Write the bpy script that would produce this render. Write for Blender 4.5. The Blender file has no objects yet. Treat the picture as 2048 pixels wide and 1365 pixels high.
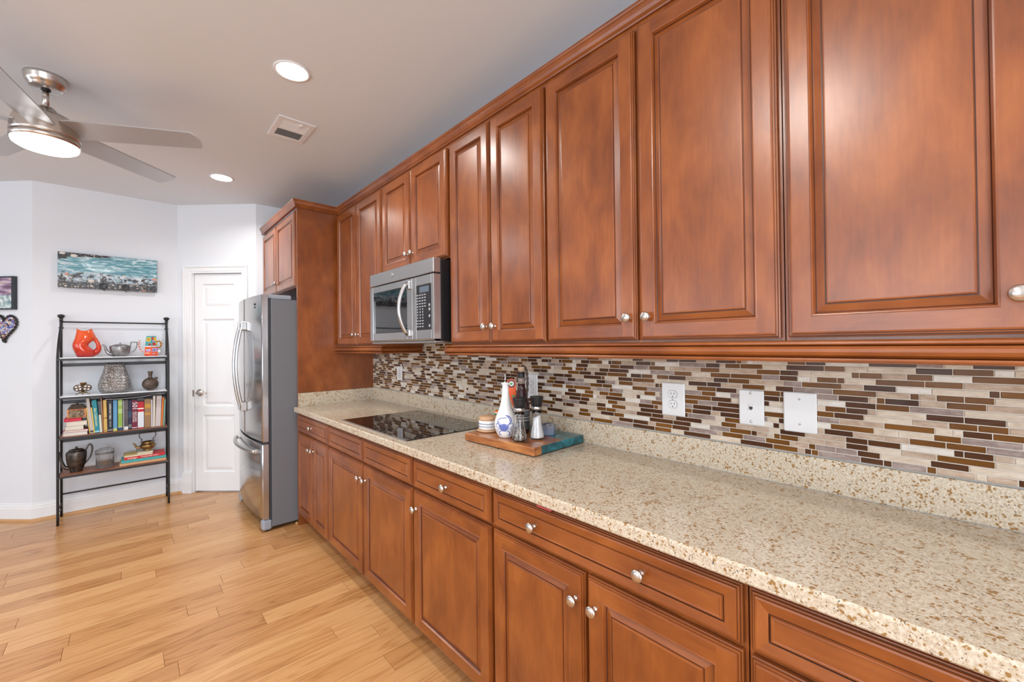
import bpy, math, random
from mathutils import Vector, Matrix
random.seed(7)
R = math.radians
sc = bpy.context.scene
col = sc.collection

# ------------------------------------------------------------------ camera
F_PX, YAW, PITCH, ROLL, CAM_H = 834.383, 0.7425, 0.0085, -0.0110, 1.3739
cam_d = bpy.data.cameras.new('camera'); cam = bpy.data.objects.new('camera', cam_d); col.objects.link(cam)
cam_d.sensor_fit = 'HORIZONTAL'; cam_d.sensor_width = 36.0; cam_d.lens = 36.0 * F_PX / 2048.0
cam_d.clip_start = 0.02; cam_d.clip_end = 200
fw = Vector((math.sin(YAW) * math.cos(PITCH), math.cos(YAW) * math.cos(PITCH), math.sin(PITCH)))
r0 = Vector((math.cos(YAW), -math.sin(YAW), 0)); u0 = r0.cross(fw)
rt = r0 * math.cos(ROLL) + u0 * math.sin(ROLL); up = -r0 * math.sin(ROLL) + u0 * math.cos(ROLL)
cam.matrix_world = Matrix(((rt.x, up.x, -fw.x, 0), (rt.y, up.y, -fw.y, 0), (rt.z, up.z, -fw.z, CAM_H), (0, 0, 0, 1)))
sc.camera = cam

# ------------------------------------------------------------------ view, world, large lights
sc.view_settings.view_transform = 'Standard'; sc.view_settings.look = 'None'
sc.view_settings.exposure = 0.07; sc.view_settings.gamma = 1.0; sc.view_settings.use_curve_mapping = False
w = bpy.data.worlds.new('world'); sc.world = w; w.use_nodes = True
bg = w.node_tree.nodes['Background']; bg.inputs[0].default_value = (0.62, 0.78, 1.0, 1); bg.inputs[1].default_value = 1.0

def area(name, loc, target, sx, sy, power, colour, shape='RECTANGLE', spread=180):
    d = bpy.data.lights.new(name, 'AREA'); d.shape = shape; d.size = sx; d.size_y = sy
    d.energy = power; d.color = colour; d.spread = R(spread)
    o = bpy.data.objects.new(name, d); col.objects.link(o); o.location = loc
    o.rotation_euler = (Vector(target) - Vector(loc)).to_track_quat('-Z', 'Y').to_euler()
    return o
DAY = (0.91, 0.955, 1.0); WARM = (1.0, 0.95, 0.90)
# daylight entering through the windows of the room (left wall and the wall behind the camera)
area('daylight_left_near', (-4.25, 0.6, 1.5), (0, 0.6, 2.5), 2.2, 1.7, 60, DAY)
area('daylight_left_far', (-4.25, 3.6, 1.5), (0, 3.6, 2.3), 2.2, 1.7, 34, DAY)
area('daylight_back', (-1.3, -2.95, 1.3), (-1.3, 0, 2.7), 3.0, 2.1, 140, DAY)

# ------------------------------------------------------------------ materials
def mat(name, base=(0.8, 0.8, 0.8), rough=0.5, metal=0.0, spec=0.5, coat=0.0, trans=0.0, ior=1.45, emit=None, es=0.0):
    m = bpy.data.materials.new(name); m.use_nodes = True
    b = m.node_tree.nodes['Principled BSDF']
    b.inputs['Base Color'].default_value = (*base, 1); b.inputs['Roughness'].default_value = rough
    b.inputs['Metallic'].default_value = metal; b.inputs['Specular IOR Level'].default_value = spec
    b.inputs['Coat Weight'].default_value = coat; b.inputs['Transmission Weight'].default_value = trans
    b.inputs['IOR'].default_value = ior
    if emit: b.inputs['Emission Color'].default_value = (*emit, 1); b.inputs['Emission Strength'].default_value = es
    return m
class NT:
    def __init__(s, m): s.t = m.node_tree; s.b = s.t.nodes['Principled BSDF']
    def n(s, typ, **kw):
        x = s.t.nodes.new(typ)
        for k, v in kw.items():
            if k in x.inputs.keys(): x.inputs[k].default_value = v
            else: setattr(x, k, v)
        return x
    def l(s, a, b): s.t.links.new(a, b)
    def ramp(s, src, stops, interp='LINEAR'):
        x = s.t.nodes.new('ShaderNodeValToRGB'); x.color_ramp.interpolation = interp
        e = x.color_ramp.elements
        while len(e) < len(stops): e.new(0.5)
        for i, (p, c) in enumerate(stops): e[i].position = p; e[i].color = (*c, 1)
        s.l(src, x.inputs[0]); return x.outputs[0]
    def coords(s, scale=(1, 1, 1), rnd=True, space='Object', rot=(0, 0, 0)):
        tc = s.n('ShaderNodeTexCoord'); mp = s.n('ShaderNodeMapping'); mp.inputs['Scale'].default_value = scale
        mp.inputs['Rotation'].default_value = rot
        if rnd:
            oi = s.n('ShaderNodeObjectInfo'); mu = s.n('ShaderNodeMath', operation='MULTIPLY'); mu.inputs[1].default_value = 37.0
            s.l(oi.outputs['Random'], mu.inputs[0]); ad = s.n('ShaderNodeVectorMath', operation='ADD')
            s.l(tc.outputs[space], ad.inputs[0]); s.l(mu.outputs[0], ad.inputs[1]); s.l(ad.outputs[0], mp.inputs[0])
        else: s.l(tc.outputs[space], mp.inputs[0])
        return mp.outputs[0]
    def noise(s, vec, scale, detail=4, rough=0.5, dist=0.0):
        x = s.n('ShaderNodeTexNoise'); x.inputs['Scale'].default_value = scale; x.inputs['Detail'].default_value = detail
        x.inputs['Roughness'].default_value = rough; x.inputs['Distortion'].default_value = dist; s.l(vec, x.inputs['Vector']); return x.outputs['Fac']
    def vor(s, vec, scale, feature='F1', out='Distance', rnd=1.0):
        x = s.n('ShaderNodeTexVoronoi', feature=feature); x.inputs['Scale'].default_value = scale
        x.inputs['Randomness'].default_value = rnd; s.l(vec, x.inputs['Vector']); return x.outputs[out]
    def mix(s, fac, a, b, mode='MIX'):
        x = s.n('ShaderNodeMix', data_type='RGBA', blend_type=mode)
        for sock, v in ((x.inputs[0], fac), (x.inputs[6], a), (x.inputs[7], b)):
            if hasattr(v, 'links'): s.l(v, sock)
            elif isinstance(v, tuple): sock.default_value = (*v, 1)
            else: sock.default_value = v
        return x.outputs[2]
    def base(s, c): s.l(c, s.b.inputs['Base Color'])
    def bump(s, h, strength=0.2, dist=0.01):
        x = s.n('ShaderNodeBump'); x.inputs['Strength'].default_value = strength; x.inputs['Distance'].default_value = dist
        s.l(h, x.inputs['Height']); s.l(x.outputs[0], s.b.inputs['Normal'])
    def math(s, op, a, b=0.0):
        x = s.n('ShaderNodeMath', operation=op)
        for i, v in enumerate((a, b)):
            if hasattr(v, 'links'): s.l(v, x.inputs[i])
            else: x.inputs[i].default_value = v
        return x.outputs[0]

def wood(name, axis, dark, mid, light, rough=0.32):
    m = mat(name, rough=rough, spec=0.55, coat=0.55); t = NT(m)
    m.node_tree.nodes['Principled BSDF'].inputs['Coat Roughness'].default_value = 0.28
    fs = {'z': (1, 1, 0.10), 'y': (1, 0.10, 1), 'x': (0.10, 1, 1)}[axis]
    bs = {'z': (1, 1, 0.5), 'y': (1, 0.5, 1), 'x': (0.5, 1, 1)}[axis]
    g = t.noise(t.coords(fs), 110, 3, 0.6); b = t.noise(t.coords(bs), 9, 4, 0.55, 0.4)
    f = t.math('ADD', t.math('MULTIPLY', g, 0.28), t.math('MULTIPLY', b, 0.88))
    t.base(t.ramp(f, [(0.36, dark), (0.58, mid), (0.80, light)])); return m
WD, WM, WL = (0.150, 0.034, 0.0055), (0.236, 0.060, 0.0090), (0.330, 0.096, 0.0170)
M = {}
M['wood_z'] = wood('cherry_wood_vertical', 'z', WD, WM, WL)
M['wood_y'] = wood('cherry_wood_horizontal', 'y', WD, WM, WL)
M['wood_x'] = wood('cherry_wood_cross', 'x', WD, WM, WL)
M['glaze'] = mat('cherry_wood_glaze', (0.050, 0.012, 0.005), 0.35)
M['wood_in'] = mat('cabinet_inside', (0.10, 0.030, 0.012), 0.6)
M['toe'] = mat('toe_kick', (0.12, 0.035, 0.012), 0.5)

m = M['granite'] = mat('speckled_granite', rough=0.16, spec=0.5); t = NT(m)
v = t.coords((1, 1, 1), False)
base_c = t.ramp(t.noise(v, 170, 3, 0.7), [(0.34, (0.42, 0.335, 0.23)), (0.5, (0.55, 0.475, 0.365)), (0.64, (0.65, 0.59, 0.49))])
def specks(vec, scale, thr, soft, clump, cthr):
    d = t.vor(vec, scale); n = t.noise(vec, clump, 2)
    k = t.math('MULTIPLY', t.math('SUBTRACT', n, cthr), 1.6)
    s = t.math('SUBTRACT', t.math('ADD', k, thr), d)
    return t.ramp(t.math('MULTIPLY', s, soft), [(0.0, (0, 0, 0)), (1.0, (1, 1, 1))])
dv = t.n('ShaderNodeVectorMath', operation='ADD'); t.l(v, dv.inputs[0])
nn = t.n('ShaderNodeTexNoise'); nn.inputs['Scale'].default_value = 220; t.l(v, nn.inputs['Vector'])
sc2 = t.n('ShaderNodeVectorMath', operation='SCALE'); t.l(nn.outputs['Color'], sc2.inputs[0]); sc2.inputs['Scale'].default_value = 0.006
t.l(sc2.outputs[0], dv.inputs[1]); vd = dv.outputs[0]
c1_ = t.mix(specks(vd, 125, 0.28, 12, 60, 0.505), base_c, (0.30, 0.165, 0.055))
c2_ = t.mix(specks(vd, 240, 0.16, 12, 90, 0.55), c1_, (0.20, 0.115, 0.06))
c3_ = t.mix(specks(vd, 190, 0.06, 14, 70, 0.5), c2_, (0.06, 0.05, 0.05))
t.base(c3_)

m = M['wall'] = mat('wall_paint', (0.73, 0.77, 0.82), 0.6, spec=0.3); t = NT(m); t.bump(t.noise(t.coords((1, 1, 1), False), 220, 2), 0.03, 0.002)
m = M['ceil'] = mat('ceiling_paint', (0.74, 0.785, 0.835), 0.8, spec=0.2); t = NT(m); t.bump(t.noise(t.coords((1, 1, 1), False), 180, 2), 0.04, 0.002)
M['trim'] = mat('white_trim_paint', (0.80, 0.82, 0.84), 0.35)
M['steel'] = mat('stainless_steel', (0.53, 0.53, 0.53), 0.30, 1.0); t = NT(M['steel'])
t.l(t.ramp(t.noise(t.coords((1, 1, 0.02), False), 260, 2), [(0.3, (0.28,) * 3), (0.7, (0.33,) * 3)]), t.b.inputs['Roughness'])
M['steel_h'] = mat('stainless_steel_cross', (0.50, 0.495, 0.49), 0.28, 1.0); t = NT(M['steel_h'])
t.l(t.ramp(t.noise(t.coords((1, 0.02, 1), False), 260, 2), [(0.3, (0.28,) * 3), (0.7, (0.33,) * 3)]), t.b.inputs['Roughness'])
M['steel_door'] = mat('polished_steel_door', (0.50, 0.50, 0.505), 0.19, 1.0)
M['nickel'] = mat('brushed_nickel', (0.62, 0.58, 0.54), 0.26, 1.0)
M['chrome'] = mat('polished_metal', (0.75, 0.75, 0.75), 0.12, 1.0)
M['fridge_side'] = mat('grey_painted_steel', (0.15, 0.155, 0.17), 0.45)
M['grey_plastic'] = mat('grey_plastic', (0.30, 0.33, 0.38), 0.4)
M['black'] = mat('black_plastic', (0.012, 0.012, 0.014), 0.35)
M['gasket'] = mat('dark_gasket', (0.04, 0.045, 0.055), 0.6)
M['black_glass'] = mat('black_glass', (0.006, 0.006, 0.007), 0.03, spec=1.0)
M['black_iron'] = mat('black_iron', (0.016, 0.016, 0.018), 0.35)
M['white_plastic'] = mat('white_plastic', (0.78, 0.79, 0.80), 0.3)
M['dark_slot'] = mat('dark_slot', (0.05, 0.05, 0.05), 0.6)
M['glass'] = mat('clear_glass', (1, 1, 1), 0.02, trans=1.0, ior=1.45)
M['caulk'] = mat('grey_caulk', (0.30, 0.30, 0.29), 0.6)
M['grout'] = mat('tile_grout', (0.64, 0.59, 0.52), 0.8)

# ------------------------------------------------------------------ mesh builder
class MB:
    def __init__(s): s.v = []; s.f = []; s.m = []; s.sm = []; s.mats = []
    def mi(s, mm):
        if mm not in s.mats: s.mats.append(mm)
        return s.mats.index(mm)
    def add(s, vs, fs, mm, smooth=False):
        o = len(s.v); s.v += [Vector(p) for p in vs]; k = s.mi(mm)
        for f in fs: s.f.append(tuple(i + o for i in f)); s.m.append(k); s.sm.append(smooth)
        return s
    def box(s, x0, x1, y0, y1, z0, z1, mm, bev=0.0):
        x0, x1 = sorted((x0, x1)); y0, y1 = sorted((y0, y1)); z0, z1 = sorted((z0, z1))
        if bev <= 0:
            vs = [(x, y, z) for x in (x0, x1) for y in (y0, y1) for z in (z0, z1)]
            return s.add(vs, [(0, 1, 3, 2), (4, 6, 7, 5), (0, 4, 5, 1), (2, 3, 7, 6), (0, 2, 6, 4), (1, 5, 7, 3)], mm)
        b = min(bev, (x1 - x0) / 2.01, (y1 - y0) / 2.01, (z1 - z0) / 2.01)
        c = [(x0 + x1) / 2, (y0 + y1) / 2, (z0 + z1) / 2]; h = [(x1 - x0) / 2, (y1 - y0) / 2, (z1 - z0) / 2]
        vs = []; idx = {}
        for sx in (-1, 1):
            for sy in (-1, 1):
                for sz in (-1, 1):
                    for a in range(3):
                        p = [c[i] + (sx, sy, sz)[i] * (h[i] - (0 if i == a else b)) for i in range(3)]
                        idx[(sx, sy, sz, a)] = len(vs); vs.append(p)
        fs = []
        for a in range(3):
            o1, o2 = [i for i in range(3) if i != a]
            for sg in (-1, 1):
                q = []
                for s1, s2 in ((-1, -1), (1, -1), (1, 1), (-1, 1)):
                    k = [0, 0, 0]; k[a] = sg; k[o1] = s1; k[o2] = s2; q.append(idx[(*k, a)])
                flip = (sg < 0) ^ (a == 1); fs.append(tuple(q[::-1] if flip else q))
        for a in range(3):
            o1, o2 = [i for i in range(3) if i != a]
            for s1 in (-1, 1):
                for s2 in (-1, 1):
                    k = {o1: s1, o2: s2}
                    kk = lambda sa, ax: idx[(*[sa if i == a else k[i] for i in range(3)], ax)]
                    q = (kk(-1, o1), kk(1, o1), kk(1, o2), kk(-1, o2)); fs.append(s._orient(vs, q, c))
        for sx in (-1, 1):
            for sy in (-1, 1):
                for sz in (-1, 1):
                    fs.append(s._orient(vs, tuple(idx[(sx, sy, sz, a)] for a in range(3)), c))
        return s.add(vs, fs, mm)
    @staticmethod
    def _orient(vs, q, c):
        a, b, d = (Vector(vs[i]) for i in q[:3]); n = (b - a).cross(d - a)
        return q if n.dot(a - Vector(c)) > 0 else q[::-1]
    def frame(s, org, ax, ay, az):  # local frame as matrix
        return Matrix((( ax[0], ay[0], az[0], org[0]), (ax[1], ay[1], az[1], org[1]), (ax[2], ay[2], az[2], org[2]), (0, 0, 0, 1)))
    def lathe(s, prof, mm, origin=(0, 0, 0), axis='z', seg=32, smooth=True, mats=None, sx=1.0, sy=1.0, mtx=None):
        vs = []; n = len(prof)
        for (r, h) in prof:
            for k in range(seg):
                a = 2 * math.pi * k / seg; p = Vector((r * math.cos(a) * sx, r * math.sin(a) * sy, h))
                if axis == '-x': p = Vector((-p.z, p.y, p.x))
                elif axis == 'x': p = Vector((p.z, p.y, -p.x))
                elif axis == '-y': p = Vector((p.x, -p.z, p.y))
                elif axis == 'y': p = Vector((p.x, p.z, -p.y))
                if mtx: p = mtx @ p
                vs.append(p + Vector(origin))
        for i in range(n - 1):
            fs = [(i * seg + k, i * seg + (k + 1) % seg, (i + 1) * seg + (k + 1) % seg, (i + 1) * seg + k) for k in range(seg)]
            if i == 0: o = len(s.v); s.v += vs
            mk = s.mi(mats[i] if mats else mm)
            for f in fs: s.f.append(tuple(j + o for j in f)); s.m.append(mk); s.sm.append(smooth)
        for i, rev in ((0, True), (n - 1, False)):
            if prof[i][0] > 1e-6:
                f = tuple(o + i * seg + k for k in range(seg)); s.f.append(f[::-1] if rev else f)
                s.m.append(s.mi(mats[min(i, n - 2)] if mats else mm)); s.sm.append(False)
        return s
    def tube(s, pts, rad, mm, seg=10, closed=False, sq=1.0, caps=True):
        pts = [Vector(p) for p in pts]; n = len(pts)
        rads = rad if isinstance(rad, (list, tuple)) else [rad] * n
        tang = []
        for i in range(n):
            a = pts[(i - 1) % n] if (closed or i > 0) else pts[i]; b = pts[(i + 1) % n] if (closed or i < n - 1) else pts[i]
            tang.append((b - a).normalized())
        ref = Vector((0, 0, 1)) if abs(tang[0].z) < 0.9 else Vector((1, 0, 0))
        u = tang[0].cross(ref).normalized(); vs = []
        for i in range(n):
            u = (u - tang[i] * u.dot(tang[i])).normalized(); vv = tang[i].cross(u)
            for k in range(seg):
                a = 2 * math.pi * k / seg; vs.append(pts[i] + (u * math.cos(a) + vv * math.sin(a) * sq) * rads[i])
        fs = []
        for i in range(n if closed else n - 1):
            j = (i + 1) % n
            for k in range(seg): fs.append((i * seg + k, i * seg + (k + 1) % seg, j * seg + (k + 1) % seg, j * seg + k))
        s.add(vs, fs, mm, True)
        if not closed and caps:
            o = len(s.v) - len(vs)
            s.f.append(tuple(o + k for k in range(seg))[::-1]); s.m.append(s.mi(mm)); s.sm.append(False)
            s.f.append(tuple(o + (n - 1) * seg + k for k in range(seg))); s.m.append(s.mi(mm)); s.sm.append(False)
        return s
    def prism(s, poly, mm, mtx, depth, mside=None):  # 2-D polygon extruded along local z
        n = len(poly); vs = [mtx @ Vector((x, y, 0)) for x, y in poly] + [mtx @ Vector((x, y, depth)) for x, y in poly]
        s.add(vs, [tuple(range(n))[::-1], tuple(range(n, 2 * n))], mm)
        o = len(s.v) - 2 * n; k = s.mi(mside or mm)
        for i in range(n):
            j = (i + 1) % n; s.f.append((o + i, o + j, o + n + j, o + n + i)); s.m.append(k); s.sm.append(False)
        return s
    def sweep(s, prof, path, mm, mats=None):  # prof in (out, up); path of (point, outdir)
        n = len(prof); vs = []
        for p, d in path:
            for a, b in prof: vs.append(Vector(p) + Vector(d) * a + Vector((0, 0, b)))
        o = len(s.v); s.v += vs
        for i in range(len(path) - 1):
            for j in range(n):
                k = (j + 1) % n
                s.f.append((o + i * n + j, o + i * n + k, o + (i + 1) * n + k, o + (i + 1) * n + j)); s.m.append(s.mi(mats[j] if mats else mm)); s.sm.append(False)
        for i, rev in ((0, False), (len(path) - 1, True)):
            f = tuple(o + i * n + j for j in range(n)); s.f.append(f[::-1] if rev else f); s.m.append(s.mi(mm)); s.sm.append(False)
        return s
    def build(s, name, parent=None, fix=True):
        org = Vector(parent['_o']) if parent else Vector((0, 0, 0))
        me = bpy.data.meshes.new(name); me.from_pydata([p - org for p in s.v], [], s.f)
        for mm in s.mats: me.materials.append(M[mm] if isinstance(mm, str) else mm)
        me.polygons.foreach_set('material_index', s.m); me.polygons.foreach_set('use_smooth', s.sm)
        me.update()
        if fix:
            import bmesh
            bm = bmesh.new(); bm.from_mesh(me); bmesh.ops.recalc_face_normals(bm, faces=bm.faces); bm.to_mesh(me); bm.free()
        o = bpy.data.objects.new(name, me); col.objects.link(o)
        if parent: o.parent = parent; o['_o'] = list(org)
        return o

def thing(name, loc, label, cat, group=None):
    o = bpy.data.objects.new(name, None); col.objects.link(o); o.empty_display_size = 0.1
    o.location = loc; o['_o'] = list(loc); o['label'] = label; o['category'] = cat
    if group: o['group'] = group
    return o
def tag(o, label, cat, group=None):
    o['label'] = label; o['category'] = cat
    if group: o['group'] = group
    return o
def struct(o): o['kind'] = 'structure'; return o
def solo(name, mb, loc, label, cat, group=None):
    """a thing of a single mesh, its origin at its base"""
    me_parent = {'_o': list(loc)}
    org = Vector(loc); mb.v = [p - org for p in mb.v]
    o = mb.build(name); o.location = loc
    return tag(o, label, cat, group)
FONT_SHEAR = 0.0
def text_part(name, s, size, mtx, mm, parent, ext=0.0003, align='CENTER', bold=0.0):
    """lettering as a thin mesh; mtx maps the text plane into the world"""
    cu = bpy.data.curves.new(name, 'FONT'); cu.body = s; cu.size = size; cu.extrude = ext; cu.align_x = align; cu.align_y = 'CENTER'; cu.offset = bold
    cu.resolution_u = 3
    ob = bpy.data.objects.new(name, cu); col.objects.link(ob)
    dg = bpy.context.evaluated_depsgraph_get(); me = bpy.data.meshes.new_from_object(ob.evaluated_get(dg))
    bpy.data.objects.remove(ob); org = Vector(parent['_o'])
    me.transform(Matrix.Translation(-org) @ mtx); me.materials.clear(); me.materials.append(M[mm] if isinstance(mm, str) else mm)
    o = bpy.data.objects.new(name, me); col.objects.link(o); o.parent = parent; o['_o'] = list(org); return o
def fmat(org, ax, ay):
    ax = Vector(ax).normalized(); ay = Vector(ay).normalized(); az = ax.cross(ay)
    return Matrix(((ax.x, ay.x, az.x, org[0]), (ax.y, ay.y, az.y, org[1]), (ax.z, ay.z, az.z, org[2]), (0, 0, 0, 1)))

# ================================================================== the room
XW, CEIL = 1.576, 2.744
C1 = Vector((-0.575, 5.09)); C2 = Vector((0.342, 5.09)); C3 = Vector((0.893, 4.565))
def wall(name, a, b, z0=0.0, z1=CEIL, th=0.12, mm='wall', holes=()):
    """wall whose room face runs a->b (room on the right hand of a->b)"""
    a = Vector(a); b = Vector(b); L = (b - a).length; d = (b - a) / L; nrm = Vector((-d.y, d.x))
    mb = MB(); xs = sorted({0.0, L, *[h[0] for h in holes], *[h[1] for h in holes]})
    for i in range(len(xs) - 1):
        s0, s1 = xs[i], xs[i + 1]; hs = [h for h in holes if h[0] <= s0 and h[1] >= s1]
        segs = [(z0, z1)] if not hs else [(z0, hs[0][2]), (hs[0][3], z1)]
        for (q0, q1) in segs:
            if q1 - q0 < 1e-4: continue
            P = [a + d * s0, a + d * s1, a + d * s1 + nrm * th, a + d * s0 + nrm * th]
            vs = [(p.x, p.y, q0) for p in P] + [(p.x, p.y, q1) for p in P]
            mb.add(vs, [(0, 1, 2, 3), (4, 7, 6, 5), (0, 4, 5, 1), (1, 5, 6, 2), (2, 6, 7, 3), (3, 7, 4, 0)], mm)
    return struct(mb.build(name))
LX, BY, FY = -4.2, -2.9, 7.6
LW_END = (-3.0, 5.09 + 2.425)
wall('wall_kitchen', (XW, C3.y), (XW, BY))
wall('wall_return', (C3.x, C3.y), (XW, C3.y))
wall('wall_shelf', C1, C2)
DS0, DS1, DTOP = 0.150, 0.622, 2.087
wall('wall_pantry', C2, C3, holes=[(DS0 - 0.005, DS1 + 0.005, 0.0, DTOP + 0.005)])
wall('wall_angled', LW_END, C1)
wall('wall_far', (LX, LW_END[1]), LW_END)
wl_holes = [(LW_END[1] - 0 - 0, 0, 0, 0)]
y0 = BY
wall('wall_left', (LX, BY), (LX, LW_END[1]), holes=[(0.6 - 1.05 - BY, 0.6 + 1.05 - BY, 0.7, 2.3), (3.6 - 1.05 - BY, 3.6 + 1.05 - BY, 0.7, 2.3)])
wall('wall_back', (XW, BY), (LX, BY), holes=[(XW + 1.3 - 1.45, XW + 1.3 + 1.45, 0.05, 2.3)])
mb = MB(); mb.box(LX - .3, XW + .3, BY - .3, FY + .2, CEIL, CEIL + .1, 'ceil'); struct(mb.build('ceiling'))

# windows (outside the frame of the photograph; they let the daylight in)
def window(name, c, along, w_, z0, z1, nx=2):
    mb = MB(); a = Vector(along)
    def bar(s0, s1, q0, q1, th=0.05):
        p0 = Vector(c) + a * s0; p1 = Vector(c) + a * s1; n_ = Vector((-a.y, a.x)) * th / 2
        P = [p0 - n_, p1 - n_, p1 + n_, p0 + n_]
        mb.add([(p.x, p.y, q0) for p in P] + [(p.x, p.y, q1) for p in P], [(0, 1, 2, 3), (4, 7, 6, 5), (0, 4, 5, 1), (1, 5, 6, 2), (2, 6, 7, 3), (3, 7, 4, 0)], 'trim')
    h = w_ / 2
    bar(-h, -h + .05, z0, z1); bar(h - .05, h, z0, z1); bar(-h, h, z0, z0 + .05); bar(-h, h, z1 - .05, z1)
    for k in range(1, nx): bar(-h + w_ * k / nx - .02, -h + w_ * k / nx + .02, z0, z1, .04)
    bar(-h, h, (z0 + z1) / 2 - .02, (z0 + z1) / 2 + .02, .04)
    struct(mb.build(name))
window('window_1', (LX - .06, 0.6), (0, 1), 2.1, .7, 2.3)
window('window_2', (LX - .06, 3.6), (0, 1), 2.1, .7, 2.3)
window('window_3', (-1.3, BY - .06), (1, 0), 2.9, .05, 2.3, 3)

# floor: oak strips running across the kitchen
m = M['oak'] = mat('oak_floor', rough=0.22, spec=0.45); t = NT(m)
at = t.n('ShaderNodeAttribute', attribute_name='tone'); tone = at.outputs['Fac']
tc = t.n('ShaderNodeTexCoord'); cb = t.n('ShaderNodeCombineXYZ')
t.l(t.math('MULTIPLY', tone, 41.0), cb.inputs[0]); t.l(t.math('MULTIPLY', tone, 17.0), cb.inputs[1]); t.l(t.math('MULTIPLY', tone, 29.0), cb.inputs[2])
ad = t.n('ShaderNodeVectorMath', operation='ADD'); t.l(tc.outputs['Object'], ad.inputs[0]); t.l(cb.outputs[0], ad.inputs[1])
mp = t.n('ShaderNodeMapping'); mp.inputs['Scale'].default_value = (0.09, 1, 1); t.l(ad.outputs[0], mp.inputs[0])
mp2 = t.n('ShaderNodeMapping'); mp2.inputs['Scale'].default_value = (0.035, 1, 1); t.l(ad.outputs[0], mp2.inputs[0])
rings = t.noise(mp.outputs[0], 11, 2, 0.4, 0.25)
rr = t.math('FRACT', t.math('MULTIPLY', rings, 9.0), 0)
rr = t.ramp(rr, [(0.0, (0.25, 0.25, 0.25)), (0.25, (0.85, 0.85, 0.85)), (0.8, (1, 1, 1)), (1.0, (0.3, 0.3, 0.3))])
fine = t.noise(mp2.outputs[0], 330, 3, 0.6)
f = t.math('ADD', t.math('ADD', t.math('MULTIPLY', rr, 0.26), t.math('MULTIPLY', fine, 0.42)), t.math('MULTIPLY', tone, 0.26))
t.base(t.ramp(f, [(0.22, (0.30, 0.125, 0.037)), (0.5, (0.50, 0.250, 0.095)), (0.78, (0.63, 0.365, 0.160))]))
M['floor_gap'] = mat('floor_gap', (0.27, 0.13, 0.05), 0.6)
def build_floor():
    mb = MB(); mb.box(LX - .3, XW + .3, BY - .3, FY + .2, -0.12, -0.004, 'floor_gap')
    W = 0.118; tones = []
    y = 2.8315 - 60 * W; rows = []
    nb = len(mb.f)
    tones = [0.5] * nb
    while y < FY:
        if y > BY - .2:
            x = LX - random.uniform(0, 1.0)
            while x < XW:
                L = random.uniform(0.35, 1.35); x1 = x + L
                xa, xb = max(x, LX - .1), min(x1, XW + .05)
                if xb > xa + .01:
                    g = 0.0003; e = 0.0006
                    vs = [(xa + g, y + g, -.004), (xb - g, y + g, -.004), (xb - g, y + W - g, -.004), (xa + g, y + W - g, -.004),
                          (xa + g + e, y + g + e, 0), (xb - g - e, y + g + e, 0), (xb - g - e, y + W - g - e, 0), (xa + g + e, y + W - g - e, 0)]
                    mb.add(vs, [(4, 5, 6, 7), (0, 1, 5, 4), (1, 2, 6, 5), (2, 3, 7, 6), (3, 0, 4, 7)], 'oak')
                    tones += [random.random()] * 5
                x = x1
        y += W
    o = mb.build('floor', fix=False)
    a = o.data.attributes.new('tone', 'FLOAT', 'FACE'); a.data.foreach_set('value', tones)
    struct(o)
build_floor()

# baseboards
BB = [(0, 0), (0.013, 0), (0.013, 0.098), (0.010, 0.106), (0.010, 0.116), (0.006, 0.126), (0.006, 0.134), (0, 0.138)]
QR = [(0.0, 0), (0.030, 0), (0.029, 0.008), (0.024, 0.014), (0.013, 0.018), (0.0, 0.018)]
M['oak_trim'] = mat('oak_trim', (0.55, 0.30, 0.13), 0.35)
def wpath(a, b, mit_a=0.0, mit_b=0.0):
    a = Vector(a); b = Vector(b); d = (b - a).normalized(); n = Vector((d.y, -d.x))
    return [((a.x, a.y, 0), (n.x + d.x * mit_a, n.y + d.y * mit_a, 0)), ((b.x, b.y, 0), (n.x + d.x * mit_b, n.y + d.y * mit_b, 0))]
dP = (C3 - C2).normalized()
P0 = C2 + dP * 0.057
TA = math.tan(R(22.5))
def base(nm, a, b, ma=0.0, mb_=0.0):
    k = MB(); k.sweep(BB, wpath(a, b, ma, mb_), 'trim'); struct(k.build('baseboard_' + nm))
    k = MB(); k.sweep(QR, wpath(a, b, ma, mb_), 'oak_trim'); k.v = [p + Vector((0, 0, 0)) for p in k.v]; struct(k.build('trim_' + nm))
base('angled', LW_END, C1, 0, TA)
base('shelf', C1, C2, -TA, -TA)
base('pantry', C2, P0, TA, 0)
base('left', (LX, BY), (LX, LW_END[1]))

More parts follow.
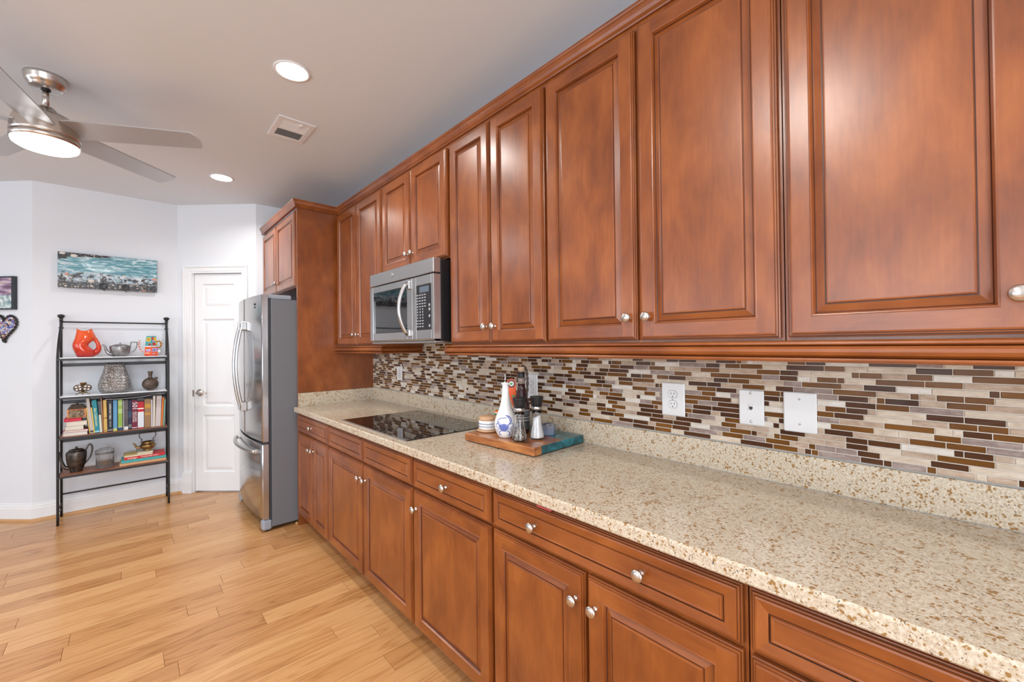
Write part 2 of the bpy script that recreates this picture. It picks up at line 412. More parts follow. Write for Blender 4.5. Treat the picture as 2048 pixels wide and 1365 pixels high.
# ================================================================== pantry door
dN = Vector((dP.y, -dP.x))                      # into the room
def W3(s, out, z): p = C2 + dP * s + dN * out; return Vector((p.x, p.y, z))
def obox(mb, s0, s1, o0, o1, z0, z1, mm):
    vs = [W3(s_, o_, z_) for s_ in (s0, s1) for o_ in (o0, o1) for z_ in (z0, z1)]
    mb.add(vs, [(0, 1, 3, 2), (4, 6, 7, 5), (0, 4, 5, 1), (2, 3, 7, 6), (0, 2, 6, 4), (1, 5, 7, 3)], mm)
mb = MB()
CP = [(0, -.002), (0, .010), (.010, .012), (.014, .0085), (.020, .0085), (.023, .013), (.050, .0135), (.056, .010), (.062, .012), (.066, .019), (.078, .021), (.083, .019), (.083, -.002)]
n = len(CP)
for sc_l, sc_r in ((1.0, .66),):
    cols_ = []
    for (w_, th) in CP: cols_.append([W3(DS0 - .006 - w_ * sc_l, th, .19), W3(DS0 - .006 - w_ * sc_l, th, 2.087 + w_ * .86), W3(DS1 + .006 + w_ * sc_r, th, 2.087 + w_ * .86), W3(DS1 + .006 + w_ * sc_r, th, .19)])
    vs = [p for c in cols_ for p in c]
    mb.add(vs, [(i * 4 + k, i * 4 + k + 1, (i + 1) * 4 + k + 1, (i + 1) * 4 + k) for i in range(n - 1) for k in range(3)], 'trim')
obox(mb, 0.056, DS0 - .004, 0, .026, 0, .185, 'trim'); obox(mb, 0.060, DS0 - .006, 0, .022, .185, .197, 'trim')
obox(mb, DS1 + .004, .680, 0, .026, 0, .185, 'trim')
obox(mb, DS0 - .005, DS0 + .004, -.10, 0.002, 0, DTOP, 'trim'); obox(mb, DS1 - .004, DS1 + .005, -.10, .002, 0, DTOP, 'trim'); obox(mb, DS0, DS1, -.10, .002, DTOP - .001, DTOP + .006, 'trim')
struct(mb.build('trim_pantry_door'))
door = thing('door_1', tuple(W3(0.385, -0.03, 0.0)), 'x', 'door'); del door['label']; del door['category']; door['kind'] = 'structure'
def ring_panel(mb, F, x0, x1, z0, z1, rings, mm):
    """nested rectangles: rings = (inset, depth); F maps (x, depth, z) to the world"""
    prev = None
    for i, (ins, dep) in enumerate(rings):
        c = [(x0 + ins, z0 + ins), (x1 - ins, z0 + ins), (x1 - ins, z1 - ins), (x0 + ins, z1 - ins)]
        o = len(mb.v); mb.v += [F(a, dep, b) for a, b in c]
        if prev is not None:
            for k in range(4):
                j = (k + 1) % 4; mb.f.append((prev + k, prev + j, o + j, o + k)); mb.m.append(mb.mi(mm)); mb.sm.append(False)
        prev = o
    mb.f.append((prev, prev + 1, prev + 2, prev + 3)); mb.m.append(mb.mi(mm)); mb.sm.append(False)
mb = MB(); A0, A1 = DS0 + .007, DS1 - .007; FACE = -0.012
P_ = [(0.232, 0.535)]
zr = [(0.190, 0.735), (0.815, 1.650), (1.750, 1.985)]
Fd = lambda x, d_, z: W3(x, d_, z)
px0, px1 = 0.232, 0.538
def quad(mb, pts, mm): mb.add(pts, [(0, 1, 2, 3)], mm)
zs = [0.012] + [q for pr in zr for q in pr] + [2.080]
for (a, b) in ((A0, px0), (px1, A1)): quad(mb, [Fd(a, FACE, .012), Fd(b, FACE, .012), Fd(b, FACE, 2.080), Fd(a, FACE, 2.080)], 'trim')
for i in range(0, len(zs), 2): quad(mb, [Fd(px0, FACE, zs[i]), Fd(px1, FACE, zs[i]), Fd(px1, FACE, zs[i + 1]), Fd(px0, FACE, zs[i + 1])], 'trim')
for (a, b) in zr: ring_panel(mb, Fd, px0, px1, a, b, [(0, FACE), (0.010, FACE - .009), (0.020, FACE - .010), (0.045, FACE - .003)], 'trim')
obox(mb, A0, A1, FACE - .035, FACE - .012, .012, 2.080, 'trim')
quad(mb, [Fd(A0, FACE, .012), Fd(A0, FACE - .035, .012), Fd(A0, FACE - .035, 2.08), Fd(A0, FACE, 2.08)], 'trim')
quad(mb, [Fd(A1, FACE, .012), Fd(A1, FACE - .035, .012), Fd(A1, FACE - .035, 2.08), Fd(A1, FACE, 2.08)], 'trim')
quad(mb, [Fd(A0, FACE, 2.08), Fd(A0, FACE - .035, 2.08), Fd(A1, FACE - .035, 2.08), Fd(A1, FACE, 2.08)], 'trim')
mb.build('door_slab', door, fix=False)
mb = MB(); axd = fmat((0, 0, 0), (dP.x, dP.y, 0), (0, 0, 1))  # z -> dN? (dP x up)
sgn = 1 if (axd @ Vector((0, 0, 1))).dot(Vector((dN.x, dN.y, 0))) > 0 else -1
def onto(s_, out, z):
    p = W3(s_, out, z); ax = Vector((dP.x, dP.y, 0)) * sgn; ay = Vector((0, 0, 1)); return fmat(p, ax, ay)
mb.lathe([(0.0, 0), (0.034, 0), (0.034, .004), (0.028, .010), (0.014, .013), (0.011, .045), (0.0, .045)], 'nickel', mtx=onto(0.205, FACE, .948), seg=28)
hp = [W3(0.205, FACE + .045, .948), W3(0.225, FACE + .050, .950), W3(.262, FACE + .046, .947), W3(.300, FACE + .040, .942)]
mb.tube(hp, [.010, .009, .007, .005], 'nickel'); mb.build('door_handle', door)
mb = MB(); obox(mb, A1 - .002, A1 + .012, FACE - .002, FACE + .006, 1.825, 1.915, 'nickel'); obox(mb, A1 - .002, A1 + .012, FACE - .002, FACE + .006, .20, .29, 'nickel'); mb.build('hinge', door)
mb = MB(); obox(mb, DS0 - .006, DS0 + .006, -.006, .006, .915, .975, 'nickel'); mb.build('strike_plate', door)


# ================================================================== cabinets
def panel_front(mb, xb, y0, y1, z0, z1, raised=True, hz=False):
    """door or drawer front on the plane x = xb, its face towards -x"""
    F = lambda a, d_, b: Vector((xb - d_, a, b))
    mz, my = 'wood_z', 'wood_y'
    edge = [(0, 0), (0, .010), (.002, .0112), (.0035, .0112), (.0045, .0150), (.0075, .0155), (.0085, .0155), (.0095, .0192), (.013, .0200)]
    emat = ['wood', 'wood', 'glaze', 'wood', 'wood', 'glaze', 'wood', 'wood']
    if raised:
        fr = .052
        inner = [(fr, .0200), (fr + .0015, .0212), (fr + .004, .0205), (fr + .0075, .0125), (fr + .0095, .0100), (.079, .0150), (.0815, .0150), (.083, .0182), (.086, .0188)]
        imat = ['wood', 'wood', 'wood', 'glaze', 'wood', 'glaze', 'wood', 'wood']
    else:
        fr = .034
        inner = [(fr, .0180), (fr + .0015, .0160), (fr + .003, .0160), (fr + .005, .0200), (fr + .008, .0205), (fr + .010, .0195), (fr + .012, .0195)]
        imat = ['glaze', 'glaze', 'wood', 'wood', 'wood', 'wood']
    def c4(ins, dep): return [F(y0 + ins, dep, z0 + ins), F(y1 - ins, dep, z0 + ins), F(y1 - ins, dep, z1 - ins), F(y0 + ins, dep, z1 - ins)]
    def rings(lst, mts):
        prev = None
        for i, (ins, dep) in enumerate(lst):
            o = len(mb.v); mb.v += c4(ins, dep)
            if prev is not None:
                for k in range(4):
                    j = (k + 1) % 4; mb.f.append((prev + k, prev + j, o + j, o + k)); mb.sm.append(False)
                    mm = mts[i - 1]; mm = mm if mm != 'wood' else (my if k in (0, 2) else mz); mb.m.append(mb.mi(mm))
            prev = o
        return prev
    rings(edge, emat)
    e = .013; d0, d1 = edge[-1][1], inner[0][1]
    if raised:   # butt-jointed stiles and rails
        mb.add([F(y0 + e, d0, z0 + e), F(y0 + fr, d1, z0 + e), F(y0 + fr, d1, z1 - e), F(y0 + e, d0, z1 - e)], [(0, 1, 2, 3)], mz)
        mb.add([F(y1 - fr, d1, z0 + e), F(y1 - e, d0, z0 + e), F(y1 - e, d0, z1 - e), F(y1 - fr, d1, z1 - e)], [(0, 1, 2, 3)], mz)
        mb.add([F(y0 + fr, d0, z0 + e), F(y1 - fr, d0, z0 + e), F(y1 - fr, d1, z0 + fr), F(y0 + fr, d1, z0 + fr)], [(0, 1, 2, 3)], my)
        mb.add([F(y0 + fr, d1, z1 - fr), F(y1 - fr, d1, z1 - fr), F(y1 - fr, d0, z1 - e), F(y0 + fr, d0, z1 - e)], [(0, 1, 2, 3)], my)
    else:
        rings([(e, d0), (fr, d1)], ['wood'])
    o = rings(inner, imat)
    mb.f.append((o, o + 1, o + 2, o + 3)); mb.sm.append(False); mb.m.append(mb.mi(my if not raised else mz))
    mb.add([F(y0, 0, z0), F(y1, 0, z0), F(y1, 0, z1), F(y0, 0, z1)], [(3, 2, 1, 0)], 'wood_in')
KNOB = [(0.0, 0), (.0085, 0), (.0085, .0015), (.0055, .004), (.0048, .010), (.0058, .014), (.0105, .0175), (.0150, .0195), (.0162, .0215), (.0158, .0240), (.0130, .0268), (.0080, .0288), (.0, .0296)]
def knob(parent, x, y, z):
    mb = MB(); mb.lathe(KNOB, 'nickel', (x, y, z), '-x', 24); return mb.build('knob', parent)
def front(root, name, xb, y0, y1, z0, z1, raised, knobs):
    mb = MB(); panel_front(mb, xb, y0, y1, z0, z1, raised); d = mb.build(name, root, fix=False)
    for (ky, kz) in knobs: knob(d, xb - .0195, ky, kz)
    return d
UG = 'upper wall cabinets in one run'; BG = 'base cabinets under the countertop'
XU, XUD = 1.268, 1.265      # face frame of the uppers, back of their doors
def upper(y0, y1, z0, z1, doors, label, knob_z=1.460, dz0=None, dz1=2.432, xf=XU, xd=XUD):
    t_ = thing('wall_cabinet', ((xf + XW) / 2, (y0 + y1) / 2, z0), label, 'cabinet', UG)
    mb = MB(); mb.box(xf, XW - .019, y0 + .0004, y1 - .0004, z0, z1, 'wood_z'); mb.build('cabinet_body', t_)
    for (a, b, ks) in doors: front(t_, 'door', xd, a, b, dz0 if dz0 else z0 + .008, dz1, True, [(k, knob_z) for k in ks])
    return t_
ZU = 1.376
upper(2.645, 3.490, ZU, 2.455, [(3.071, 3.455, [3.100]), (2.652, 3.063, [3.034])], 'tall two-door wooden wall cabinet between the refrigerator panel and the microwave')
upper(1.861, 2.643, 1.845, 2.455, [(2.258, 2.634, [2.285]), (1.868, 2.250, [2.222])], 'short two-door wooden wall cabinet directly above the microwave', 1.927, 1.852)
upper(1.156, 1.859, ZU, 2.455, [(1.511, 1.838, [1.538]), (1.162, 1.503, [1.474])], 'tall two-door wall cabinet just right of the microwave')
upper(0.321, 1.154, ZU, 2.455, [(0.744, 1.147, [.772]), (0.329, 0.732, [.701])], 'wide two-door wall cabinet with paired knobs at its middle, second from the right')
upper(-0.540, 0.319, ZU, 2.455, [(-0.098, 0.311, [-.069]), (-.520, -0.110, [-.139])], 'nearest wall cabinet at the right edge, its door reflecting a pink ceiling glow')
# crown moulding
CR = [(0, .000), (.020, .000), (.022, .004), (.020, .008), (.016, .010), (.016, .012), (.022, .018), (.027, .028), (.029, .036), (.030, .040), (.034, .044), (.036, .048), (.036, .056), (0, .056)]
mb = MB(); zc = 2.454
mb.sweep(CR, [((.958, 4.563, zc), (-1, 0, 0)), ((.958, 3.490, zc), (-1, -1, 0)), ((1.280, 3.490, zc), (-1, -1, 0)), ((1.280, -.540, zc), (-1, 0, 0))], 'wood_y')
solo('crown_molding', mb, (1.25, 1.5, zc), 'long wooden crown molding capping the run of wall cabinets', 'molding')
# light rails
RL = [(0, .000), (.005, .000), (.010, .002), (.012, .006), (.010, .010), (.004, .0115), (.006, .0125), (.012, .017), (.015, .024), (.014, .031), (.009, .0365), (.004, .0380), (.007, .0390), (.010, .042), (.009, .0465), (.004, .0495), (0, .0495)]
rm = ['wood_y'] * len(RL); rm[4] = 'glaze'; rm[10] = 'glaze'
zr_ = 1.3215
RL = [(a * 1.2, b * 1.09) for a, b in RL]
def rail(path, loc, label):
    mb = MB(); mb.sweep(RL, path, 'wood_y', rm); return solo('light_rail', mb, loc, label, 'molding', 'light rails under the wall cabinets')
rail([((XW - .03, 1.861, zr_), (0, 1, 0)), ((1.250, 1.861, zr_), (-1, 1, 0)), ((1.250, -.540, zr_), (-1, 0, 0))], (1.25, .7, zr_), 'long rounded wooden rail under the cabinets right of the microwave')
rail([((1.250, 3.488, zr_), (-1, 0, 0)), ((1.250, 2.645, zr_), (-1, -1, 0)), ((XW - .03, 2.645, zr_), (0, -1, 0))], (1.25, 3.07, zr_), 'short wooden rail under the cabinet left of the microwave')
# refrigerator panel and the cabinet above the refrigerator
mb = MB(); mb.box(.958, XW - .002, 3.4905, 3.5105, 0.0, 2.455, 'wood_z', .001)
solo('tall_end_panel', mb, (1.26, 3.50, 0), 'tall plain wooden side panel between refrigerator and counter', 'panel')
t_ = thing('wall_cabinet', (1.25, 4.03, 1.842), 'two-door wooden cabinet above the refrigerator', 'cabinet', None)
mb = MB(); mb.box(.968, XW - .01, 3.512, 4.563, 1.842, 2.455, 'wood_z'); mb.build('cabinet_body', t_)
front(t_, 'door', .967, 4.075, 4.560, 1.848, 2.436, True, [(4.105, 1.925)]); front(t_, 'door', .967, 3.530, 4.067, 1.848, 2.436, True, [(4.037, 1.925)])

XB, XBD = .968, .966
def base_unit(y0, y1, drawers, doors, label):
    t_ = thing('base_cabinet', ((XB + XW) / 2, (y0 + y1) / 2, 0), label, 'cabinet', BG)
    mb = MB(); mb.box(XB, XW - .002, y0 + .0004, y1 - .0004, .100, .875, 'wood_z'); mb.build('cabinet_body', t_)
    mb = MB(); mb.box(XB + .065, XW - .01, y0 + .0004, y1 - .0004, 0, .0995, 'wood_y'); mb.build('toe_kick', t_)
    for (a, b, ks) in drawers: front(t_, 'drawer', XBD, a, b, .7325, .8600, False, [(k, .796) for k in ks])
    for (a, b, ks) in doors: front(t_, 'door', XBD, a, b, .104, .7200, True, [(k, .640) for k in ks])
    return t_
base_unit(2.813, 3.490, [(2.820, 3.482, [3.135])], [(3.133, 3.482, [3.160]), (2.820, 3.126, [3.100])], 'far base cabinet beside the refrigerator, one knobbed drawer over two narrow doors')
base_unit(1.718, 2.811, [(2.268, 2.804, []), (1.726, 2.256, [])], [(2.268, 2.804, [2.297]), (1.726, 2.256, [2.228])], 'wide base cabinet under the cooktop with two blank knobless drawer fronts')
base_unit(1.155, 1.716, [(1.163, 1.710, [1.440])], [(1.163, 1.710, [1.681])], 'base cabinet with one drawer over a single door, right of the cooktop')
base_unit(0.321, 1.153, [(0.329, 1.147, [.938, .561])], [(0.744, 1.147, [.773]), (0.329, 0.733, [.704])], 'base cabinet with a long two-knob drawer over two doors')
base_unit(-0.540, 0.319, [(-.530, 0.312, [.05, -.27])], [(-.106, 0.312, [-.075]), (-.530, -.114, [-.145])], 'nearest base cabinet at the lower right corner, only its drawer top in view')

# countertop with backsplash upstands
mb = MB(); mb.box(.928, 1.574, -.56, 3.4895, .8755, .914, 'granite', .005)
mb.box(1.5555, 1.574, -.56, 3.4895, .9140, 1.016, 'granite', .001); mb.box(.958, 1.5555, 3.470, 3.4895, .9140, 1.016, 'granite', .001); mb.box(1.5535, 1.5556, -.56, 3.469, .9139, .9156, 'caulk')
solo('countertop', mb, (1.25, 1.5, .8755), 'speckled beige stone countertop with low upstand along the wall', 'countertop')
# tile mosaic
def tilemat(name, cols, rough, stony=True, spec=0.5):
    m = M[name] = mat(name, rough=rough, spec=spec); t = NT(m)
    n = t.noise(t.coords((1, .35, 1), False), 90 if stony else 14, 4, 0.65)
    t.base(t.ramp(n, [(0.3, cols[0]), (0.5, cols[1]), (0.7, cols[2])]))
    if stony: t.bump(t.ramp(t.noise(t.coords((1, .4, 1), False), 160, 3), [(0.28, (0, 0, 0)), (0.36, (1, 1, 1))]), 0.35, 0.002)
    else: t.bump(t.noise(t.coords((1, .5, 1), False), 45, 1), 0.25, 0.002)
tilemat('travertine', [(0.50, 0.40, 0.30), (0.60, 0.50, 0.39), (0.68, 0.60, 0.50)], .45)
tilemat('travertine_pale', [(0.60, 0.54, 0.46), (0.68, 0.63, 0.56), (0.74, 0.71, 0.66)], .4)
tilemat('tan_stone', [(0.36, 0.25, 0.17), (0.46, 0.34, 0.25), (0.55, 0.44, 0.34)], .5)
tilemat('grey_stone', [(0.20, 0.14, 0.12), (0.28, 0.21, 0.185), (0.42, 0.34, 0.30)], .5)
tilemat('glass_brown', [(0.10, 0.040, 0.007), (0.155, 0.060, 0.010), (0.205, 0.084, 0.016)], .20, False, .20)
tilemat('glass_dark', [(0.045, 0.018, 0.009), (0.075, 0.028, 0.010), (0.10, 0.038, 0.012)], .20, False, .20)
def build_tiles():
    rnd = random.Random(11); mb = MB(); XT = 1.5605
    YA, YB = -.56, 3.4895
    mb.box(XT + .0015, 1.5745, YA, YB, 1.0165, 1.46, 'grout')
    mb.box(XT - .0005, XT + .0016, YA, YB, 1.0165, 1.0205, 'caulk')
    mb.box(XT + .0015, 1.5745, 1.861, 2.643, 1.46, 1.60, 'grout')
    pitch, h = .0174, .0150; z = 1.0215; row = 0; last = ''; run = 0
    lens = [.0155, .030, .0480, .0670, .0980]
    while z < 1.47:
        y = YB - rnd.uniform(0, .05) if row % 3 else YB
        y = YB + rnd.uniform(-.0, .06)
        while y > YA:
            k = rnd.random()
            k = k if run < 2 else (k * .45 + .55 if last == 'g' else (k * .53 if last == 's' else k))
            if k < .50: mm = 'glass_brown' if rnd.random() < .55 else 'glass_dark'; L = rnd.choice([.0155, .0480, .0480, .0670, .0670, .0980])
            elif k < .84: mm = rnd.choice(['travertine', 'travertine', 'travertine_pale', 'tan_stone']); L = rnd.choice([.0155, .0300, .0480, .0670, .0980])
            elif k < .92: mm = 'tan_stone'; L = rnd.choice([.0300, .0480, .0670])
            else: mm = 'grey_stone'; L = rnd.choice([.0480, .0670, .0980])
            cls = 'g' if mm.startswith('glass') else 's'; run = run + 1 if cls == last else 1; last = cls
            ya, yb = max(y - L, YA), min(y, YB)
            if yb - ya > .004:
                d = .0012 if mm.startswith('glass') else .0007; e = .0012
                xf = XT - (.0 if mm.startswith('glass') else rnd.uniform(0, .0006))
                vs = [(XT + .002, ya, z), (XT + .002, yb, z), (XT + .002, yb, z + h), (XT + .002, ya, z + h), (xf + d, ya, z), (xf + d, yb, z), (xf + d, yb, z + h), (xf + d, ya, z + h),
                      (xf, ya + e, z + e), (xf, yb - e, z + e), (xf, yb - e, z + h - e), (xf, ya + e, z + h - e)]
                mb.add(vs, [(11, 10, 9, 8), (4, 8, 9, 5), (5, 9, 10, 6), (6, 10, 11, 7), (7, 11, 8, 4), (0, 4, 5, 1), (1, 5, 6, 2), (2, 6, 7, 3), (3, 7, 4, 0)], mm)
            y -= L + .0022
        z += pitch; row += 1
    for f_ in ():
        pass
    solo('backsplash', mb, (1.565, 1.5, 1.0165), 'mosaic backsplash of thin brown glass and beige stone strips', 'backsplash')
build_tiles()

# ================================================================== wall plates
XP = 1.5600
def plate(y0, y1, z0, z1, kind, label, cat):
    yc, zc_ = (y0 + y1) / 2, (z0 + z1) / 2
    t_ = thing({'outlet': 'electrical_outlet', 'phone': 'phone_jack', 'blank': 'blank_wall_plate', 'switch': 'electrical_outlet'}[kind], (XP, yc, z0), label, cat)
    mb = MB(); mb.box(XP - .0065, XP + .002, y0, y1, z0, z1, 'white_plastic', .003); mb.build('cover_plate', t_)
    xf = XP - .0065
    def scr(y, z, r=.0035):
        mb = MB(); mb.lathe([(0, 0), (r, 0), (r, .0008), (r * .6, .0016), (0, .0017)], 'chrome', (xf + .0002, y, z), '-x', 14)
        mb.box(xf - .0019, xf - .0012, y - r * .8, y + r * .8, z - .0005, z + .0005, 'dark_slot'); mb.build('screw', t_)
    if kind in ('outlet', 'switch'):
        for dz in (.0195, -.0195):
            mb = MB(); pr = []
            for k in range(28):
                a = 2 * math.pi * k / 28; py = .0172 * math.cos(a); pz = max(-.0143, min(.0143, .0172 * math.sin(a))); pr.append((py, pz))
            mt = fmat((xf + .0004, yc, zc_ + dz), (0, -1, 0), (0, 0, 1))
            mb.prism([(a * 1.07, b * 1.07) for a, b in pr], 'dark_slot', mt, .0006); mb.prism(pr, 'white_plastic', mt, .0019)
            for (oy, hw, hh) in ((-.0062, .0010, .0042), (.0062, .0010, .0034)): mb.box(xf - .0021, xf - .0012, yc + oy - hw, yc + oy + hw, zc_ + dz + .003 - hh, zc_ + dz + .003 + hh, 'dark_slot')
            mb.lathe([(0, 0), (.0024, 0), (.0024, .0004), (0, .0004)], 'dark_slot', (xf - .0016, yc, zc_ + dz - .0088), '-x', 12); mb.build('receptacle', t_)
        scr(yc, zc_, .0028)
    elif kind == 'phone':
        mb = MB(); mb.box(xf - .0025, xf + .0004, yc - .0085, yc + .0085, zc_ - .010, zc_ + .010, 'white_plastic', .0012)
        mb.box(xf - .0029, xf - .0024, yc - .0055, yc + .0055, zc_ - .0045, zc_ + .004, 'dark_slot'); mb.box(xf - .0029, xf - .0024, yc - .0028, yc + .0028, zc_ - .0075, zc_ - .0044, 'dark_slot'); mb.build('jack_socket', t_)
        scr(yc, z1 - .010, .0048); scr(yc, z0 + .012, .0048)
    elif kind == 'blank': scr(yc, z1 - .022, .0034); scr(yc, z0 + .026, .0034)
    return t_
plate(.728, .820, 1.091, 1.218, 'outlet', 'white duplex outlet nearest the phone jack, on the tiled wall', 'outlet')
plate(.459, .536, 1.092, 1.210, 'phone', 'narrow white phone jack plate with two large screws', 'phone jack')
plate(.314, .403, 1.087, 1.213, 'blank', 'blank white wall plate with two small screws', 'wall plate')
plate(1.505, 1.592, 1.089, 1.218, 'outlet', 'white duplex outlet partly hidden behind the dark bottle', 'outlet')
plate(2.960, 3.042, 1.104, 1.214, 'switch', 'far white outlet on the tiles between cooktop and refrigerator panel', 'outlet')

# ================================================================== cooktop
t_ = thing('cooktop', (1.24, 2.225, .914), 'flat black glass cooktop set into the countertop', 'cooktop')
mb = MB(); mb.box(.980, 1.503, 1.822, 2.628, .9142, .9185, 'black_glass', .0012); mb.build('glass_top', t_)
mb = MB(); mb.box(.971, .980, 1.822, 2.628, .9142, .9200, 'steel_h', .001); mb.build('trim_strip', t_)
M['burner_mark'] = mat('burner_print', (0.035, 0.035, 0.037), 0.12)
def ringmark(cx, cy, r):
    mb = MB(); vs = []; n = 48
    for rr_ in (r, r - .0022):
        for k in range(n): a = 2 * math.pi * k / n; vs.append((cx + rr_ * math.cos(a), cy + rr_ * math.sin(a), .91858))
    mb.add(vs, [(k, (k + 1) % n, n + (k + 1) % n, n + k) for k in range(n)], 'burner_mark'); mb.build('burner_ring', t_)
for c_ in ((1.12, 2.03, .09), (1.37, 2.03, .075), (1.12, 2.42, .075), (1.37, 2.42, .105)): ringmark(*c_)

# ================================================================== microwave
t_ = thing('microwave', (1.37, 2.253, 1.405), 'stainless steel over-range microwave with arched handle and black keypad', 'microwave')
y0, y1, z0, z1, xf = 1.868, 2.640, 1.408, 1.836, 1.165
mb = MB(); mb.box(xf + .046, XW - .018, y0 + .003, y1 - .003, 1.398, 1.832, 'black', .003); mb.build('casing', t_)
mb = MB(); mb.box(xf, xf + .044, y0, y1, 1.757, z1, 'steel_h', .003); mb.build('vent_cover', t_)
mb = MB()   # badge
mb.lathe([(0, 0), (.020, 0), (.020, .001), (.016, .0025), (0, .003)], 'chrome', (xf, 2.335, 1.800), '-x', 32, sy=1.0)
for p_ in range(len(mb.v)): mb.v[p_].z = 1.800 + (mb.v[p_].z - 1.800) * .55
mb.tube([(xf - .0035, 2.335 + .024 * math.cos(a), 1.800 + .008 * math.sin(a) + .003 * math.cos(a)) for a in [k * math.pi / 12 for k in range(24)]], .0012, 'chrome', 6, closed=True); mb.build('oval_badge', t_)
yd = 2.092
mb = MB(); Fm = lambda a, d_, b: Vector((xf - d_, a, b))
def rframe(mb, y0, y1, z0, z1, wy0, wy1, wz0, wz1, mm, back=.044, f=0.0):
    mb.box(xf + f, xf + back, y0, wy0, z0, z1, mm, .0015); mb.box(xf + f, xf + back, wy1, y1, z0, z1, mm, .0015)
    mb.box(xf + f, xf + back, wy0, wy1, z0, wz0, mm, .0015); mb.box(xf + f, xf + back, wy0, wy1, wz1, z1, mm, .0015)
rframe(mb, yd, y1, z0, 1.751, 2.150, 2.598, 1.452, 1.712, 'steel_h')
mb.box(xf + .012, xf + .04, 2.14, 2.61, 1.44, 1.72, 'black'); d = mb.build('door', t_)
mb = MB(); mb.box(xf + .003, xf + .011, 2.1495, 2.5985, 1.4515, 1.7125, 'black_glass', .001); mb.build('window_glass', d)
mb = MB(); hy = 2.122
mb.box(xf - .012, xf + .002, hy - .015, hy + .018, 1.690, 1.738, 'steel', .004); mb.box(xf - .012, xf + .002, hy - .015, hy + .018, 1.425, 1.462, 'steel', .004)
hpts = [(xf - .008 - .052 * math.sin(math.pi * k / 16) ** .75, hy + .012, 1.436 + .292 * k / 16) for k in range(17)]
mb.tube(hpts, .0125, 'steel', 12, sq=.7); mb.build('handle', d)
mb = MB(); rframe(mb, y0, yd - .002, z0, 1.751, 1.892, 2.048, 1.458, 1.702, 'steel_h'); cp = mb.build('control_frame', t_)
mb = MB(); mb.box(xf + .001, xf + .03, 1.8915, 2.0485, 1.4575, 1.7025, 'black', .001); kp = mb.build('keypad', t_)
M['lcd'] = mat('lcd', (0.10, 0.13, 0.17), 0.15); M['legend'] = mat('key_legend', (0.42, 0.44, 0.47), 0.4)
mb = MB(); mb.box(xf - .0002, xf + .0012, 1.915, 2.010, 1.660, 1.692, 'lcd'); mb.build('display', t_)
for r_ in range(12):
    zz = 1.648 - r_ * .0155
    for c_ in range(4 if r_ < 5 else 3):
        yy = 2.034 - c_ * .026 if r_ < 5 else 2.034 - c_ * .027
        mb = MB()
        if 5 <= r_ < 9: mb.lathe([(0, 0), (.0052, 0), (.0052, .0004), (0, .0004)], 'legend', (xf + .0012, yy, zz), '-x', 10)
        else: mb.box(xf + .0004, xf + .0012, yy - .008, yy + .008, zz - .0032, zz + .0024, 'legend')
        mb.build('key', kp)
for zz in (1.588, 1.566, 1.530, 1.478):
    mb = MB(); mb.lathe([(0, 0), (.008, 0), (.008, .0004), (0, .0004)], 'legend', (xf + .0012, 1.912, zz), '-x', 12); mb.build('key', kp)
mb = MB(); mb.add([(xf + .004, y0 + .004, 1.4075), (xf + .004, y1 - .004, 1.4075), (1.33, y1 - .004, 1.392), (1.33, y0 + .004, 1.392), (xf + .01, y0 + .004, 1.4005), (xf + .01, y1 - .004, 1.4005)],
    [(0, 1, 5, 4), (4, 5, 2, 3)], 'steel'); mb.box(xf + .01, XW - .03, y0 + .004, y1 - .004, 1.388, 1.3985, 'steel', .002); mb.build('underside', t_)

# ================================================================== refrigerator
t_ = thing('refrigerator', (1.15, 3.985, 0), 'stainless french-door refrigerator with bottom freezer and grey sides', 'refrigerator')
ya, yb = 3.532, 4.442
mb = MB(); mb.box(.787, 1.50, ya, yb, .028, 1.738, 'fridge_side', .004); mb.build('cabinet_body', t_)
mb = MB(); mb.box(.768, .788, ya + .008, yb - .008, .06, 1.745, 'gasket'); mb.build('gasket', t_)
def bow(y): u = (y - 3.987) / .455; return .730 - .036 * (1 - u * u)
def fdoor(mb, y0, y1, z0, z1, mm='steel_door', back=.765, n=14):
    ys = [y0 + (y1 - y0) * k / n for k in range(n + 1)]; e = .004; vs = []
    for y in ys:
        x = bow(y)
        vs += [(x + e, y, z0), (x, y, z0 + e), (x, y, z1 - e), (x + e, y, z1), (back, y, z1), (back, y, z0)]
    o = len(mb.v); mb.v += [Vector(p) for p in vs]; k0 = mb.mi(mm)
    for i in range(n):
        for j in range(6):
            q = (o + i * 6 + j, o + i * 6 + (j + 1) % 6, o + (i + 1) * 6 + (j + 1) % 6, o + (i + 1) * 6 + j); mb.f.append(q); mb.m.append(k0); mb.sm.append(j in (1,))
    for i in (0, n): mb.f.append(tuple(o + i * 6 + j for j in range(6))); mb.m.append(k0); mb.sm.append(False)
doors = []
for (a, b, nm) in ((3.994, yb, 'door'), (ya, 3.982, 'door')):
    mb = MB(); fdoor(mb, a, b, .668, 1.771); doors.append(mb.build(nm, t_))
mb = MB(); fdoor(mb, ya, yb, .095, .650); fz = mb.build('freezer_drawer', t_)
mb = MB(); mb.box(.735, .765, ya + .01, yb - .01, .650, .668, 'gasket'); mb.build('seal_strip', t_)
for d, yy in ((doors[0], 4.040), (doors[1], 3.932)):
    mb = MB(); xh = bow(yy); hy = []
    for k in range(25):
        s_ = k / 24; zz = .868 + s_ * (1.575 - .868); hy.append((xh - .018 - .050 * math.sin(math.pi * s_) ** .8, yy, zz))
    mb.tube(hy, [.0135] * 25, 'steel', 12, sq=.8)
    for zz in (.862, 1.512): mb.box(xh - .036, xh + .004, yy - .020, yy + .020, zz, zz + .072, 'steel', .006)
    mb.build('handle', d)
mb = MB(); hy = []
for k in range(25):
    s_ = k / 24; y = 3.62 + s_ * .74; hy.append((bow(y) - .020 - .030 * math.sin(math.pi * s_) ** .6, y, .588))
